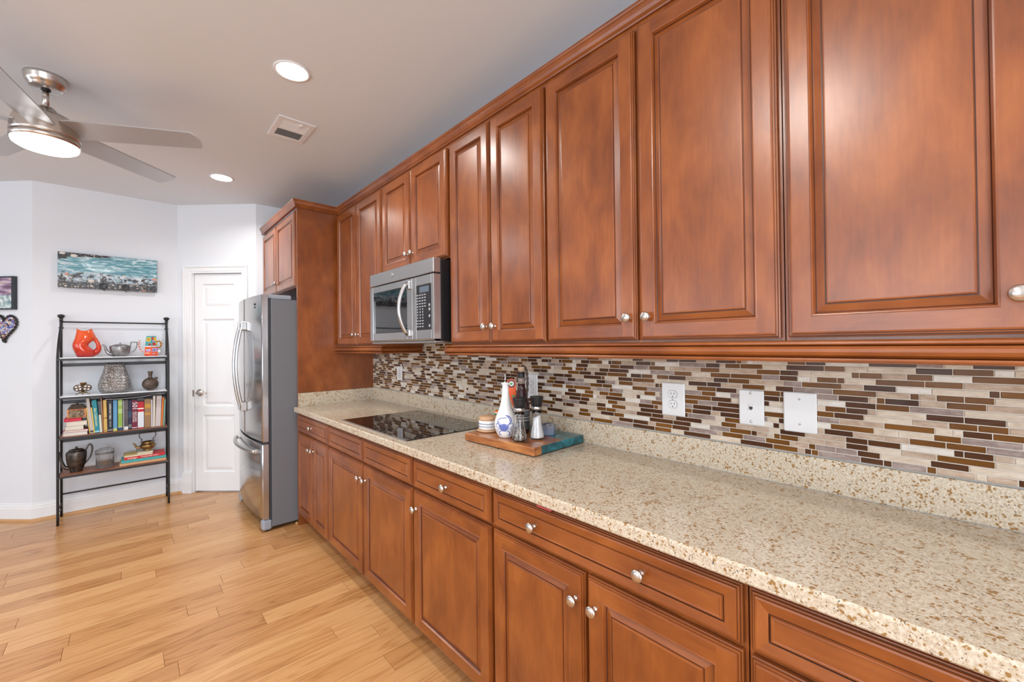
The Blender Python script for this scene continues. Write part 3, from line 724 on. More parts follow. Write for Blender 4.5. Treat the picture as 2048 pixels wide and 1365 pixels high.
mb.tube(hy, .014, 'steel', 12, sq=1.0)
for y in (3.625, 4.355): mb.box(bow(y) - .026, bow(y) + .004, y - .018, y + .018, .573, .603, 'steel', .006)
mb.build('handle', fz)
mb = MB(); 
for (y, z, r_) in ((3.700, 1.705, .008), (3.676, 1.705, .008), (3.688, 1.682, .009)): mb.lathe([(0, 0), (r_, 0), (r_, .001), (r_ * .6, .002), (0, .002)], 'gasket', (bow(y), y, z), '-x', 14)
mb.build('badge', doors[1])
for (a, b) in ((ya + .01, ya + .11), (yb - .11, yb - .01)):
    mb = MB(); mb.box(.742, .93, a, b, 1.7385, 1.772, 'grey_plastic', .006); mb.build('hinge_cover', t_)
mb = MB(); mb.box(.722, .790, ya - .001, ya + .07, .008, .088, 'grey_plastic', .014); mb.build('foot', t_)
mb = MB(); mb.box(.722, .790, yb - .07, yb + .001, .008, .088, 'grey_plastic', .014); mb.build('foot', t_)
mb = MB(); mb.box(.775, .80, ya + .07, yb - .07, .012, .088, 'gasket'); mb.build('toe_grille', t_)
for (x, y) in ((.76, ya + .03), (.76, yb - .03), (1.42, ya + .05), (1.42, yb - .05)):
    mb = MB(); mb.lathe([(.016, 0), (.016, .03)], 'black', (x, y, 0), 'z', 14); mb.build('roller', t_)

# ================================================================== ceiling fixtures
M['lamp'] = mat('lamp_glow', (1, 1, 1), emit=(1.0, 0.93, 0.84), es=14.0); M['lamp_added'] = mat('added_lamp_glow', (1, 1, 1), emit=(1.0, 0.93, 0.86), es=7.0); M['lamp_cool'] = mat('fan_lamp_glow', (1, 1, 1), emit=(0.95, 0.98, 1.0), es=9.0)
def downlight(x, y, label, pw=9):
    t_ = thing('recessed_light', (x, y, CEIL), label, 'ceiling light', 'recessed ceiling lights')
    mb = MB(); mb.lathe([(.083, -.0005), (.083, -.004), (.076, -.006), (.070, -.004), (.068, -.001)], 'trim', (x, y, CEIL), 'z', 40); mb.build('trim_ring', t_)
    mb = MB(); mb.lathe([(0, -.0015), (.069, -.0015), (.069, -.0030), (0, -.0050)][::-1], 'lamp', (x, y, CEIL), 'z', 40); mb.build('lens', t_)
    area('downlight_beam', (x, y, CEIL - .012), (x, y, 0), .13, .13, pw, WARM, 'DISK', 150)
downlight(.599, 2.245, 'glowing recessed ceiling light nearer the camera, beside the vent'); downlight(.551, 4.035, 'glowing recessed ceiling light farther away, near the pantry door')
t_ = thing('added_flush_light', (-.32, .58, CEIL), 'unseen round ceiling lamp added above the camera for the door glow', 'ceiling light')  # unseen lamp, added to put a soft glow on the nearest doors
mb = MB(); mb.lathe([(.19, 0), (.19, -.022), (.180, -.026)], 'nickel', (-.32, .58, CEIL), 'z', 48); mb.build('rim', t_)
mb = MB(); mb.lathe([(.182, -.020), (.176, -.036), (.15, -.055), (.10, -.070), (.05, -.077), (0, -.079)], 'lamp_added', (-.32, .58, CEIL), 'z', 48); mb.build('shade', t_)
area('added_flush_beam', (-.32, .58, CEIL - .085), (-.32, .58, 0), .34, .34, 22, WARM, 'DISK', 175); downlight(.60, -.9, 'recessed ceiling light behind the camera over the counter end')
downlight(-1.9, .50, 'recessed ceiling light in the open area left of the camera'); downlight(-1.9, 4.0, 'recessed ceiling light over the room beyond the fan')
# vent
t_ = thing('ceiling_vent', (.757, 2.86, CEIL), 'white rectangular ceiling air vent with angled slats and small lever', 'vent')
mb = MB(); zv = CEIL - .0005; X0, X1, Y0, Y1 = .653, .860, 2.712, 3.009; a0, a1 = .684, .829
for (p, q, r_, s_) in ((X0, a0, Y0, Y1), (a1, X1, Y0, Y1), (a0, a1, Y0, 2.752), (a0, a1, 2.858, 2.874), (a0, a1, 2.970, Y1)): mb.box(p, q, r_, s_, zv - .006, zv, 'trim', .0015)
mb.build('frame', t_)
mb = MB(); mb.box(a0, a1, 2.752, 2.970, zv - .0012, zv, 'dark_slot'); mb.build('duct_opening', t_)
for (ys_, ang) in (([2.7565 + .0095 * k for k in range(11)], 1), ([2.8785 + .0095 * k for k in range(10)], -1)):
    for y in ys_:
        mb = MB(); dx = .0035 * ang; mb.add([(a0, y - dx, zv - .001), (a1, y - dx, zv - .001), (a1, y + dx, zv - .006), (a0, y + dx, zv - .006), (a0, y - dx + .0012, zv - .001), (a1, y - dx + .0012, zv - .001), (a1, y + dx + .0012, zv - .006), (a0, y + dx + .0012, zv - .006)],
            [(0, 1, 2, 3), (4, 7, 6, 5), (0, 3, 7, 4), (1, 5, 6, 2), (2, 6, 7, 3), (0, 4, 5, 1)], 'trim'); mb.build('slat', t_)
mb = MB(); mb.box(.772, .792, 2.744, 2.768, zv - .014, zv - .006, 'trim', .002); mb.build('lever', t_)

# fan
fx, fy = -.305, 3.108
t_ = thing('ceiling_fan', (fx, fy, CEIL), 'brushed nickel five-blade ceiling fan with a lit round lamp', 'ceiling fan')
mb = MB(); mb.lathe([(.070, 0), (.079, -.002), (.079, -.012), (.077, -.016), (.076, -.030), (.068, -.046), (.061, -.052), (.060, -.060), (.052, -.064), (.0, -.064)], 'nickel', (fx, fy, CEIL), 'z', 48); mb.build('canopy', t_)
mb = MB(); mb.lathe([(.0125, -.058), (.0125, -.160)], 'nickel', (fx, fy, CEIL), 'z', 20); mb.lathe([(.018, -.0635), (.018, -.070), (.012, -.072)], 'black', (fx, fy, CEIL), 'z', 20); mb.build('downrod', t_)
mb = MB(); mb.lathe([(.014, -.150), (.026, -.153), (.036, -.162), (.044, -.176), (.064, -.184), (.092, -.200), (.111, -.222), (.120, -.250), (.123, -.280), (.1235, -.296), (.1240, -.304), (.1215, -.305), (.1215, -.309), (.1242, -.310), (.1242, -.336), (.117, -.337)], 'nickel', (fx, fy, CEIL), 'z', 64); mb.build('motor_housing', t_)
mb = MB(); mb.lathe([(.1185, -.332), (.1195, -.338), (.116, -.350), (.100, -.361), (.07, -.369), (.03, -.373), (0, -.3735)], 'lamp_cool', (fx, fy, CEIL), 'z', 56); mb.build('lamp_lens', t_)
M['blade'] = mat('fan_blade_silver', (0.52, 0.52, 0.53), 0.34, 0.6)
for k in range(5):
    ang = R(-30 + 72 * k); ca, sa = math.cos(ang), math.sin(ang)
    mb = MB(); out = [(.105, -.070), (.20, -.074), (.40, -.070), (.60, -.066), (.660, -.064), (.674, -.040), (.680, .000), (.672, .045), (.658, .062), (.40, .066), (.20, .070), (.105, .066)]
    tilt = R(12); vs = []
    for zz in (.003, -.003):
        for (r_, c_) in out:
            z_ = c_ * math.sin(tilt) * -1; cc = c_ * math.cos(tilt)
            vs.append((fx + r_ * ca - cc * sa, fy + r_ * sa + cc * ca, CEIL - .258 + z_ + zz))
    n = len(out); fs = [tuple(range(n)), tuple(range(2 * n - 1, n - 1, -1))] + [(i, n + i, n + (i + 1) % n, (i + 1) % n) for i in range(n)]
    mb.add(vs, fs, 'blade'); mb.build('blade', t_)
area('fan_lamp_beam', (fx, fy, CEIL - .382), (fx, fy, 0),   .2, .2, 9, (0.97, 0.98, 1.0), 'DISK', 170)

# ================================================================== small helpers for objects
def xf(mb, start, mtx):
    for i in range(start, len(mb.v)): mb.v[i] = mtx @ mb.v[i]
def loft(mb, rows, yc, mm, fy_=1.0, seg=28, smooth=True, mats=None, power=1.0):
    """rows of (z, x_left, x_right[, depth radius]) stacked as ellipses"""
    o = len(mb.v)
    for r_ in rows:
        z, xl, xr = r_[:3]; cx, rx = (xl + xr) / 2, (xr - xl) / 2; ry = r_[3] if len(r_) > 3 else rx * fy_
        for k in range(seg):
            a = 2 * math.pi * k / seg; mb.v.append(Vector((cx + rx * math.cos(a), yc + ry * math.sin(a), z)))
    for i in range(len(rows) - 1):
        kk = mb.mi(mats[i] if mats else mm)
        for k in range(seg):
            j = (k + 1) % seg; mb.f.append((o + i * seg + k, o + i * seg + j, o + (i + 1) * seg + j, o + (i + 1) * seg + k)); mb.m.append(kk); mb.sm.append(smooth)
    mb.f.append(tuple(o + k for k in range(seg))[::-1]); mb.m.append(mb.mi(mm)); mb.sm.append(False)
    e = o + (len(rows) - 1) * seg; mb.f.append(tuple(e + k for k in range(seg))); mb.m.append(mb.mi(mm)); mb.sm.append(False)
def smooth_path(pts, n=6):
    P = [Vector(p) for p in pts]; out = []
    for i in range(len(P) - 1):
        p0 = P[max(i - 1, 0)]; p1 = P[i]; p2 = P[i + 1]; p3 = P[min(i + 2, len(P) - 1)]
        for k in range(n):
            t_ = k / n; out.append(0.5 * ((2 * p1) + (p2 - p0) * t_ + (2 * p0 - 5 * p1 + 4 * p2 - p3) * t_ ** 2 + (3 * p1 - p0 - 3 * p2 + p3) * t_ ** 3))
    out.append(P[-1]); return out
def lerp_list(a, n): 
    out = []
    for i in range(n):
        t_ = i / (n - 1) * (len(a) - 1); k = min(int(t_), len(a) - 2); out.append(a[k] + (a[k + 1] - a[k]) * (t_ - k))
    return out
def ctube(mb, pts, rads, mm, seg=10, n=6, sq=1.0):
    P = smooth_path(pts, n); mb.tube(P, lerp_list(rads, len(P)), mm, seg, sq=sq)
def rotz_about(c, ang): return Matrix.Translation(Vector(c)) @ Matrix.Rotation(ang, 4, 'Z') @ Matrix.Translation(-Vector(c))

# ================================================================== etagere
M['shelf_glass'] = mat('white_shelf_panel', (0.80, 0.84, 0.88), 0.12)
m = M['shelf_wood'] = mat('brown_shelf_board', rough=0.35); t = NT(m)
t.base(t.ramp(t.noise(t.coords((0.08, 1, 1), False), 90, 3), [(0.35, (0.16, 0.055, 0.025)), (0.6, (0.30, 0.12, 0.06))]))
SXL, SXR, SYF, SYB = -.413, .256, 4.803, 5.043
t_ = thing('shelving_unit', ((SXL + SXR) / 2, 4.92, 0), 'black iron shelving unit with finials and four shelves against the white wall', 'shelf')
SZ = [1.309, 1.003, .686, .385]
for x in (SXL, SXR):
    mb = MB(); mb.tube([(x, SYB, 0.0), (x, SYB, 1.600)], .0085, 'black_iron', 10)
    mb.lathe([(.010, 1.545), (.015, 1.548), (.015, 1.556), (.010, 1.560), (.0095, 1.612), (.013, 1.616), (.010, 1.622), (.012, 1.632), (.021, 1.645), (.023, 1.652), (.020, 1.658), (.008, 1.664), (0, 1.665)], 'black_iron', (x, SYB, 0), 'z', 20); mb.build('back_post', t_)
    mb = MB(); ctube(mb, [(x, SYB - .012, 1.553), (x, SYB - .05, 1.535), (x, SYB - .13, 1.46), (x, SYB - .20, 1.37), (x, SYF + .002, 1.27), (x, SYF, 1.10), (x, SYF, .6), (x, SYF, .0)], [.0085] * 2, 'black_iron', 10, 6); mb.build('front_leg', t_)
    mb = MB(); mb.tube([(x, SYF, .115), (x, SYB, .115)], .005, 'black_iron', 8); mb.tube([(x, SYF, .105), (x, SYB, .06)], .004, 'black_iron', 8); mb.build('side_brace', t_)
mb = MB(); mb.tube([(SXL, SYB, 1.602), (SXR, SYB, 1.602)], .0065, 'black_iron', 10); mb.build('top_bar', t_)
mb = MB(); mb.tube([(SXL, SYB, .184), (SXR, SYB, .184)], .0065, 'black_iron', 10); mb.build('stretcher', t_)
for i, z in enumerate(SZ):
    mb = MB(); g = .006
    mb.box(SXL - g, SXR + g, SYF - .009, SYF + .009, z - .024, z - .007, 'black_iron', .003); mb.box(SXL - g, SXR + g, SYB - .022, SYB - .0095, z - .024, z - .007, 'black_iron', .003)
    for x in (SXL - .004, SXR - .010): mb.box(x, x + .014, SYF, SYB - .01, z - .024, z - .007, 'black_iron', .003)
    mb.build('shelf_frame', t_)
    mb = MB(); mb.box(SXL + .010, SXR - .010, SYF - .006, SYB - .0105, z - .0069, z, 'shelf_glass' if i < 2 else 'shelf_wood', .001); mb.build('shelf_panel', t_)
    if i < 3:
        mb = MB(); mb.box(SXL + .008, SXR - .008, SYB - .012, SYB + .003, z - .078, z - .052, 'black_iron', .002); mb.build('rear_rail', t_)

# ---- top shelf
M['orange_glaze'] = mat('orange_glaze', rough=0.10, coat=0.6); t = NT(M['orange_glaze'])
tc = t.n('ShaderNodeTexCoord'); sp = t.n('ShaderNodeSeparateXYZ'); t.l(tc.outputs['Object'], sp.inputs[0])
t.base(t.ramp(t.math('ADD', t.math('MULTIPLY', sp.outputs[2], 4.2), t.math('MULTIPLY', t.noise(t.coords((1, 1, 1), False), 25), .25)), [(0.12, (0.36, 0.010, 0.010)), (0.45, (0.62, 0.040, 0.008)), (0.9, (0.72, 0.095, 0.018))]))
M['orange_dark'] = mat('dark_red_glaze', (0.35, 0.02, 0.01), 0.2)
kx, kz, ox, oz = .000171, .000241, -.343 - 150 * .000171, 1.3095 + 1180 * .000241
X_ = lambda a: ox + a * kx; Z_ = lambda b: oz - b * kz; YJ = 4.915
mb = MB(); rows = [(1180, 320, 900, .045), (1120, 285, 930, .052), (1050, 250, 960, .058), (980, 215, 930, .062), (900, 172, 830, .062), (800, 152, 715, .060), (720, 165, 745, .060), (640, 188, 850, .058), (560, 230, 945, .054), (480, 255, 968, .050), (400, 276, 925, .045), (330, 296, 880, .040)]
loft(mb, [(Z_(a), X_(b), X_(c_), d_) for a, b, c_, d_ in rows], YJ, 'orange_glaze', seg=40); mb.f.pop(); mb.m.pop(); mb.sm.pop()
o = len(mb.v); seg = 40
for (cx, rx, ry, zb, lift) in ((560, 262, .036, 285, 88), (565, 235, .031, 290, 75), (575, 190, .024, 420, 0)):
    for k in range(seg):
        a = 2 * math.pi * k / seg; mb.v.append(Vector((X_(cx + rx * math.cos(a)), YJ + ry * math.sin(a), Z_(zb - lift * abs(math.cos(a)) ** 2.2))))
st = o - seg
for i in range(3):
    for k in range(seg):
        j = (k + 1) % seg; mb.f.append((st + i * seg + k, st + i * seg + j, st + (i + 1) * seg + j, st + (i + 1) * seg + k)); mb.m.append(mb.mi('orange_glaze')); mb.sm.append(True)
mb.f.append(tuple(o + 2 * seg + k for k in range(seg))); mb.m.append(mb.mi('orange_dark')); mb.sm.append(False)
ctube(mb, [(X_(820), YJ, Z_(1060)), (X_(960), YJ, Z_(1010)), (X_(1058), YJ, Z_(880)), (X_(1035), YJ, Z_(740)), (X_(975), YJ, Z_(630)), (X_(900), YJ, Z_(540))], [.030, .024, .0175, .0135, .0135, .018], 'orange_glaze', 18, 7)
t_ = tag(mb.build('jug'), 'x', 'x')
def recenter(o, loc, label, cat, nm=None, group=None):
    o.data.transform(Matrix.Translation(-Vector(loc))); o.location = loc
    if nm: o.name = nm
    return tag(o, label, cat, group)
recenter(t_, (-.26, YJ, SZ[0]), 'glossy orange fish-shaped ceramic pitcher with a looped tail handle', 'pitcher', 'ceramic_pitcher')

def metalmat(name, cols, rough, metal=0.9):
    m = M[name] = mat(name, rough=rough, metal=metal); t = NT(m)
    t.base(t.ramp(t.noise(t.coords((1, 1, 1), False), 30, 4, .6), [(0.35, cols[0]), (0.65, cols[1])])); return m
metalmat('pewter', [(0.16, 0.16, 0.16), (0.34, 0.33, 0.33)], .38); metalmat('dark_pewter', [(0.055, 0.05, 0.045), (0.14, 0.12, 0.11)], .35)
metalmat('old_brass', [(0.16, 0.09, 0.03), (0.36, 0.22, 0.09)], .32); metalmat('bronze', [(0.06, 0.045, 0.035), (0.14, 0.10, 0.08)], .45, .6)
YM = 4.92
t_ = thing('teapot', (-.057, YM, SZ[0]), 'squat grey pewter teapot with angular handle on the top shelf', 'teapot')
z0 = SZ[0]; mb = MB(); loft(mb, [(z0 + .0003, -.102, -.012), (z0 + .006, -.104, -.010), (z0 + .010, -.108, -.006), (z0 + .03, -.118, .004), (z0 + .06, -.124, .0095), (z0 + .082, -.125, .011), (z0 + .092, -.122, .008), (z0 + .094, -.112, -.002)], YM, 'pewter', .75); mb.build('body', t_)
mb = MB(); loft(mb, [(z0 + .094, -.108, -.006), (z0 + .100, -.100, -.014), (z0 + .104, -.080, -.034), (z0 + .105, -.062, -.052), (z0 + .110, -.060, -.054), (z0 + .114, -.066, -.048), (z0 + .117, -.062, -.052)], YM, 'pewter', .75, 20); mb.build('lid', t_)
mb = MB(); ctube(mb, [(-.100, YM, z0 + .018), (-.128, YM, z0 + .028), (-.142, YM, z0 + .052), (-.150, YM, z0 + .084), (-.158, YM, z0 + .098), (-.170, YM, z0 + .098)], [.017, .014, .010, .0075, .006, .005], 'pewter', 12); mb.build('spout', t_)
mb = MB(); ctube(mb, [(.006, YM, z0 + .080), (.012, YM, z0 + .116), (.014, YM, z0 + .121), (.048, YM, z0 + .121), (.052, YM, z0 + .116), (.047, YM, z0 + .080), (.034, YM, z0 + .050), (.014, YM, z0 + .034), (-.002, YM, z0 + .030)], [.004, .0055, .0055, .0055, .0055, .005, .0045, .0035, .0035], 'pewter', 8, 5, .8); mb.build('handle', t_)

m = M['folk_paint'] = mat('folk_paint', rough=0.25, coat=.3); t = NT(m)
vc = t.vor(t.coords((1, 1, 1), False), 48, out='Color'); vd_ = t.vor(t.coords((1, 1, 1), False), 70, out='Distance')
hs = t.n('ShaderNodeHueSaturation'); hs.inputs['Saturation'].default_value = 1.6; hs.inputs['Value'].default_value = 1.15; t.l(vc, hs.inputs['Color'])
t.base(t.mix(t.ramp(vd_, [(0.25, (0, 0, 0)), (0.4, (1, 1, 1))]), hs.outputs[0], (0.75, 0.62, 0.5)))
M['red_glaze'] = mat('red_glaze', (0.62, 0.03, 0.015), .25); M['ceramic_white'] = mat('white_ceramic', (0.80, 0.80, 0.79), .12, coat=.4)
M['orange_paint'] = mat('orange_paint', (0.80, 0.11, 0.02), .3); M['teal_paint'] = mat('teal_paint', (0.06, 0.36, 0.36), .3); M['yellow_paint'] = mat('yellow_paint', (0.80, 0.50, 0.04), .3)
M['lilac_paint'] = mat('lilac_paint', (0.45, 0.33, 0.62), .3); M['brown_paint'] = mat('brown_red_paint', (0.20, 0.045, 0.03), .35)
t_ = thing('teapot', (.145, YM, z0), 'small whimsical painted teapot with red striped spout', 'teapot')
def sq(mb, z, h0, w0, w1, mm, c=(.145, YM)):
    vs = [(c[0] + dx * w0, c[1] + dy * w0, z) for dx, dy in ((1, 0), (0, 1), (-1, 0), (0, -1))] + [(c[0] + dx * w1, c[1] + dy * w1, z + h0) for dx, dy in ((1, 0), (0, 1), (-1, 0), (0, -1))]
    mb.add(vs, [(3, 2, 1, 0), (4, 5, 6, 7)] + [(i, (i + 1) % 4, 4 + (i + 1) % 4, 4 + i) for i in range(4)], mm)
mb = MB(); sq(mb, z0 + .0003, .008, .047, .046, 'red_glaze'); sq(mb, z0 + .008, .072, .045, .042, 'orange_paint'); sq(mb, z0 + .080, .008, .044, .044, 'ceramic_white'); mb.build('body', t_)
mb = MB()
def patch(a0, a1, b0, b1, side, mm, w0=.0457, w1=.0427, zb=z0 + .008, hh=.072, off=.0006):
    # rectangle on one of the two faces that look towards the room; a along the face, b up
    def P(a, b):
        w_ = w0 + (w1 - w0) * b; p0 = Vector((.145 - w_, YM, 0)) if side == 0 else Vector((.145, YM - w_, 0)); p1 = Vector((.145, YM - w_, 0)) if side == 0 else Vector((.145 + w_, YM, 0))
        p = p0.lerp(p1, a); p.z = zb + hh * b; return p
    mb.add([P(a0, b0), P(a1, b0), P(a1, b1), P(a0, b1)], [(0, 1, 2, 3)], mm)
for s_, pats in ((0, [(.15, .9, .42, .62, 'lilac_paint'), (.2, .8, .62, .72, 'ceramic_white'), (.1, .7, .2, .27, 'ceramic_white'), (.3, .7, .68, .76, 'brown_paint')]), (1, [(.1, .9, .40, .85, 'lilac_paint'), (.25, .6, .52, .66, 'teal_paint'), (.1, .5, .08, .22, 'lilac_paint'), (.6, .95, .1, .3, 'orange_paint')])):
    for a0, a1, b0, b1, mm in pats: patch(a0, a1, b0, b1, s_, mm)
mb.build('painted_scenes', t_)
mb = MB(); sq(mb, z0 + .088, .088, .042, .032, 'teal_paint'); mb.build('upper_tier', t_)
mb = MB()
for s_, pats in ((0, [(.15, .85, .45, .85, 'yellow_paint'), (.3, .65, .55, .75, 'orange_paint'), (.05, .95, .04, .16, 'teal_paint'), (.5, .95, .02, .25, 'red_glaze')]), (1, [(.05, .45, .62, .9, 'red_glaze'), (.5, .95, .5, .85, 'yellow_paint'), (.2, .55, .38, .6, 'lilac_paint'), (.2, .7, .05, .32, 'red_glaze'), (.75, .95, .1, .4, 'yellow_paint')])):
    for a0, a1, b0, b1, mm in pats: patch(a0, a1, b0, b1, s_, mm, .0427, .0327, z0 + .088, .088)
mb.build('painted_garden', t_)
mb = MB(); P = smooth_path([(.103, YM, z0 + .035), (.088, YM, z0 + .040), (.074, YM, z0 + .055), (.064, YM, z0 + .085), (.064, YM, z0 + .110), (.067, YM, z0 + .135)], 6)
for i in range(0, len(P) - 1, 2): mb.tube(P[i:i + 3], .0058, 'ceramic_white' if (i // 2) % 2 else 'red_glaze', 10)
mb.build('spout', t_)
mb = MB(); P = smooth_path([(.180, YM, z0 + .125), (.200, YM, z0 + .130), (.213, YM, z0 + .110), (.208, YM, z0 + .082), (.192, YM, z0 + .072)], 5)
for i, p in enumerate(P): mb.lathe([(0, -.006), (.0055, -.004), (.0075, 0), (.0055, .004), (0, .006)], 'brown_paint' if i % 3 else 'yellow_paint', p, 'z', 8)
mb.lathe([(0, -.012), (.008, -.009), (.012, 0), (.008, .009), (0, .012)], 'ceramic_white', (.198, YM, z0 + .040), 'z', 14); mb.tube([(.183, YM, z0 + .045), (.198, YM, z0 + .040)], .004, 'brown_paint'); mb.tube([(.192, YM, z0 + .072), (.186, YM, z0 + .052)], .005, 'lilac_paint'); mb.build('handle', t_)

# ---- second shelf
z0 = SZ[1]
t_ = thing('candle_holder', (-.283, YM, z0), 'small openwork brass holder with white round inlays', 'candle holder')
mb = MB(); loft(mb, [(z0 + .012, -.300, -.262), (z0 + .020, -.304, -.258), (z0 + .022, -.292, -.272), (z0 + .085, -.296, -.262), (z0 + .092, -.300, -.258), (z0 + .097, -.300, -.258)], YM, 'old_brass', .8, 20)
for sx_ in (-1, 1): ctube(mb, [(-.281 + sx_ * .010, YM, z0 + .018), (-.281 + sx_ * .028, YM - .01, z0 + .010), (-.281 + sx_ * .040, YM - .02, z0 + .003)], [.004, .003, .0028], 'old_brass', 8)
ctube(mb, [(-.281, YM, z0 + .018), (-.281, YM - .02, z0 + .008), (-.281, YM - .03, z0 + .0033)], [.004, .003, .003], 'old_brass', 8); mb.build('stand', t_)
M['pearl'] = mat('white_inlay', (0.78, 0.72, 0.66), .25)
for cx in (-.306, -.256):
    mb = MB(); mb.lathe([(0, 0), (.0265, 0), (.0285, .002), (.0265, .004), (.022, .0045), (0, .005)], 'bronze', (cx, YM - .032, z0 + .055), '-y', 24)
    for k in range(4):
        a = R(45 + 90 * k + (12 if cx < -.28 else -10)); mb.lathe([(.0075, .0048), (.0065, .007), (0, .0078)], 'pearl', (cx + .0145 * math.cos(a), YM - .032, z0 + .055 + .0155 * math.sin(a)), '-y', 12)
    mb.build('inlaid_disc', t_)
m = M['hammered'] = mat('hammered_silver', (0.62, 0.60, 0.59), .22, 1.0); t = NT(m)
tc = t.n('ShaderNodeTexCoord'); sp = t.n('ShaderNodeSeparateXYZ'); t.l(tc.outputs['Object'], sp.inputs[0])
an = t.math('ARCTAN2', sp.outputs[1], sp.outputs[0]); cb = t.n('ShaderNodeCombineXYZ'); t.l(t.math('MULTIPLY', an, 12.0), cb.inputs[0]); t.l(t.math('MULTIPLY', sp.outputs[2], 80.0), cb.inputs[1])
vv = t.vor(cb.outputs[0], 1.0, rnd=.25); t.bump(vv, 1.0, .006); t.base(t.ramp(vv, [(0.28, (0.72, 0.70, 0.68)), (0.5, (0.12, 0.10, 0.09))]))
mb = MB(); loft(mb, [(0.0003, -.078, .078), (.004, -.084, .084), (.014, -.094, .094), (.035, -.103, .103), (.056, -.1055, .1055), (.080, -.103, .103), (.11, -.0965, .0965), (.145, -.086, .086), (.18, -.076, .076), (.215, -.067, .067), (.245, -.062, .062), (.247, -.057, .057), (.20, -.062, .062)], 0, 'hammered', .9, 56)
o = mb.build('vase'); o.location = (-.090, YM, z0); tag(o, 'large silver hammered-metal vase on the second shelf', 'vase')
t_ = thing('flask', (.138, YM, z0), 'round dark bronze flask with short flared neck on the second shelf', 'flask')
mb = MB(); rows = []
for k in range(15):
    a = -math.pi / 2 + math.pi * k / 14; rows.append((z0 + .056 + .0555 * math.sin(a), .138 - max(.018, .057 * math.cos(a)), .138 + max(.018, .057 * math.cos(a))))
loft(mb, rows, YM, 'bronze', .42); mb.build('body', t_)
mb = MB(); loft(mb, [(z0 + .105, .122, .154), (z0 + .118, .126, .150), (z0 + .140, .125, .152), (z0 + .165, .120, .157), (z0 + .168, .120, .157), (z0 + .168, .126, .151), (z0 + .13, .130, .146)], YM, 'bronze', .8, 20); mb.build('neck', t_)
mb = MB(); mb.tube([(.178 + .008 * math.cos(a), YM, z0 + .104 + .008 * math.sin(a)) for a in [k * math.pi / 8 for k in range(16)]], .0045, 'bronze', 8, closed=True); mb.build('lug', t_)

# ---- third shelf: books
M['paper'] = mat('book_pages', (0.70, 0.66, 0.58), .7)
def cm(c, r=.45):
    k = 'cover_%02x%02x%02x' % tuple(int(x * 255) for x in c)
    if k not in M: M[k] = mat('book_cover', c, r)
    return k
def book_v(x0, x1, h, c, label, lean=0.0, yf=4.835, dep=.145, texts=(), bands=(), group='upright books on the third shelf', zb=None):
    """upright book, spine towards the room; (x0,x1) at its foot"""
    zb = SZ[2] + .0004 if zb is None else zb
    t_ = thing('book', ((x0 + x1) / 2, yf + dep / 2, zb), label, 'book', group); k = cm(c); piv = (x0 if lean < 0 else x1, yf, zb)
    mt = Matrix.Translation(Vector(piv)) @ Matrix.Rotation(lean, 4, 'Y') @ Matrix.Translation(-Vector(piv)); w_ = x1 - x0; b = min(.0022, w_ * .2)
    mb = MB(); mb.box(x0, x1, yf, yf + .003, zb, zb + h, k, min(.0012, w_ * .2)); mb.box(x0, x0 + b, yf + .002, yf + dep, zb, zb + h, k); mb.box(x1 - b, x1, yf + .002, yf + dep, zb, zb + h, k); xf(mb, 0, mt); mb.build('cover', t_)
    mb = MB(); mb.box(x0 + b, x1 - b, yf + .003, yf + dep - .003, zb + .002, zb + h - .003, 'paper'); xf(mb, 0, mt); mb.build('pages', t_)
    for (a, b_, cc) in bands:
        mb = MB(); mb.box(x0 + .0004, x1 - .0004, yf - .0004, yf, zb + a * h, zb + b_ * h, cm(cc)); xf(mb, 0, mt); mb.build('spine_band', t_)
    for (s, size, fz, cc, dx) in texts:
        tm = mt @ fmat(((x0 + x1) / 2 + dx, yf - .0007, zb + fz * h), (0, 0, -1), (1, 0, 0)); text_part('title', s, size, tm, cm(cc), t_)
    return t_
L_ = lambda h: R(-h)
W_ = (0.80, 0.80, 0.78); Wt = (.85, .85, .83)
book_v(-.2405, -.2345, .215, (0.70, 0.50, 0.13), 'thin yellow book leaning at the left end of the row', L_(5.2))
book_v(-.2340, -.2150, .290, (0.50, 0.46, 0.44), 'tall light grey book leaning left of a yellow one', L_(5.2), bands=[(.03, .08, (.05, .05, .05))])
book_v(-.2145, -.2075, .212, (0.78, 0.58, 0.13), 'slim bright yellow book leaning left of the teal one', L_(4.8))
book_v(-.2070, -.1800, .270, (0.01, 0.25, 0.33), 'teal book with white and yellow title letters', L_(4.2), texts=[('Bon Celebrations', .021, .47, (.80, .75, .35), 0)], bands=[(.02, .06, (.35, .65, .75))])
book_v(-.1790, -.1650, .145, (0.58, 0.66, 0.55), 'short pale green-white book right of the teal one', L_(3.0))
book_v(-.1640, -.1565, .285, (0.42, 0.20, 0.11), 'tall thin brown book beside the mustard yellow one', L_(2.2), yf=4.842)
book_v(-.1550, -.1345, .264, (0.62, 0.41, 0.11), 'thick mustard yellow paperback left of the black book', L_(1.3), bands=[(.42, .45, (.25, .12, .03)), (.03, .06, (.40, .22, .06))])
book_v(-.1330, -.1020, .258, (0.010, 0.010, 0.016), 'thick black book with spaced white spine letters', L_(.4), texts=[('AMERICAN TABLE', .0165, .64, Wt, 0), ('PORTALE', .012, .24, (.6, .6, .6), 0)], bands=[(.035, .055, (.6, .6, .6))])
book_v(-.1000, -.0755, .256, (0.10, 0.30, 0.52), 'light blue book with a yellow-green foot band', bands=[(.0, .085, (.50, .58, .15))])
book_v(-.0705, -.0440, .258, (0.25, 0.42, 0.07), 'green book with a navy foot band', bands=[(.0, .10, (.02, .07, .16)), (.10, .115, W_), (.55, .70, (.40, .55, .22)), (.80, .94, (.40, .55, .22))])
book_v(-.0395, -.0335, .250, (0.42, 0.42, 0.46), 'thin silver-grey book between the green and charcoal ones')
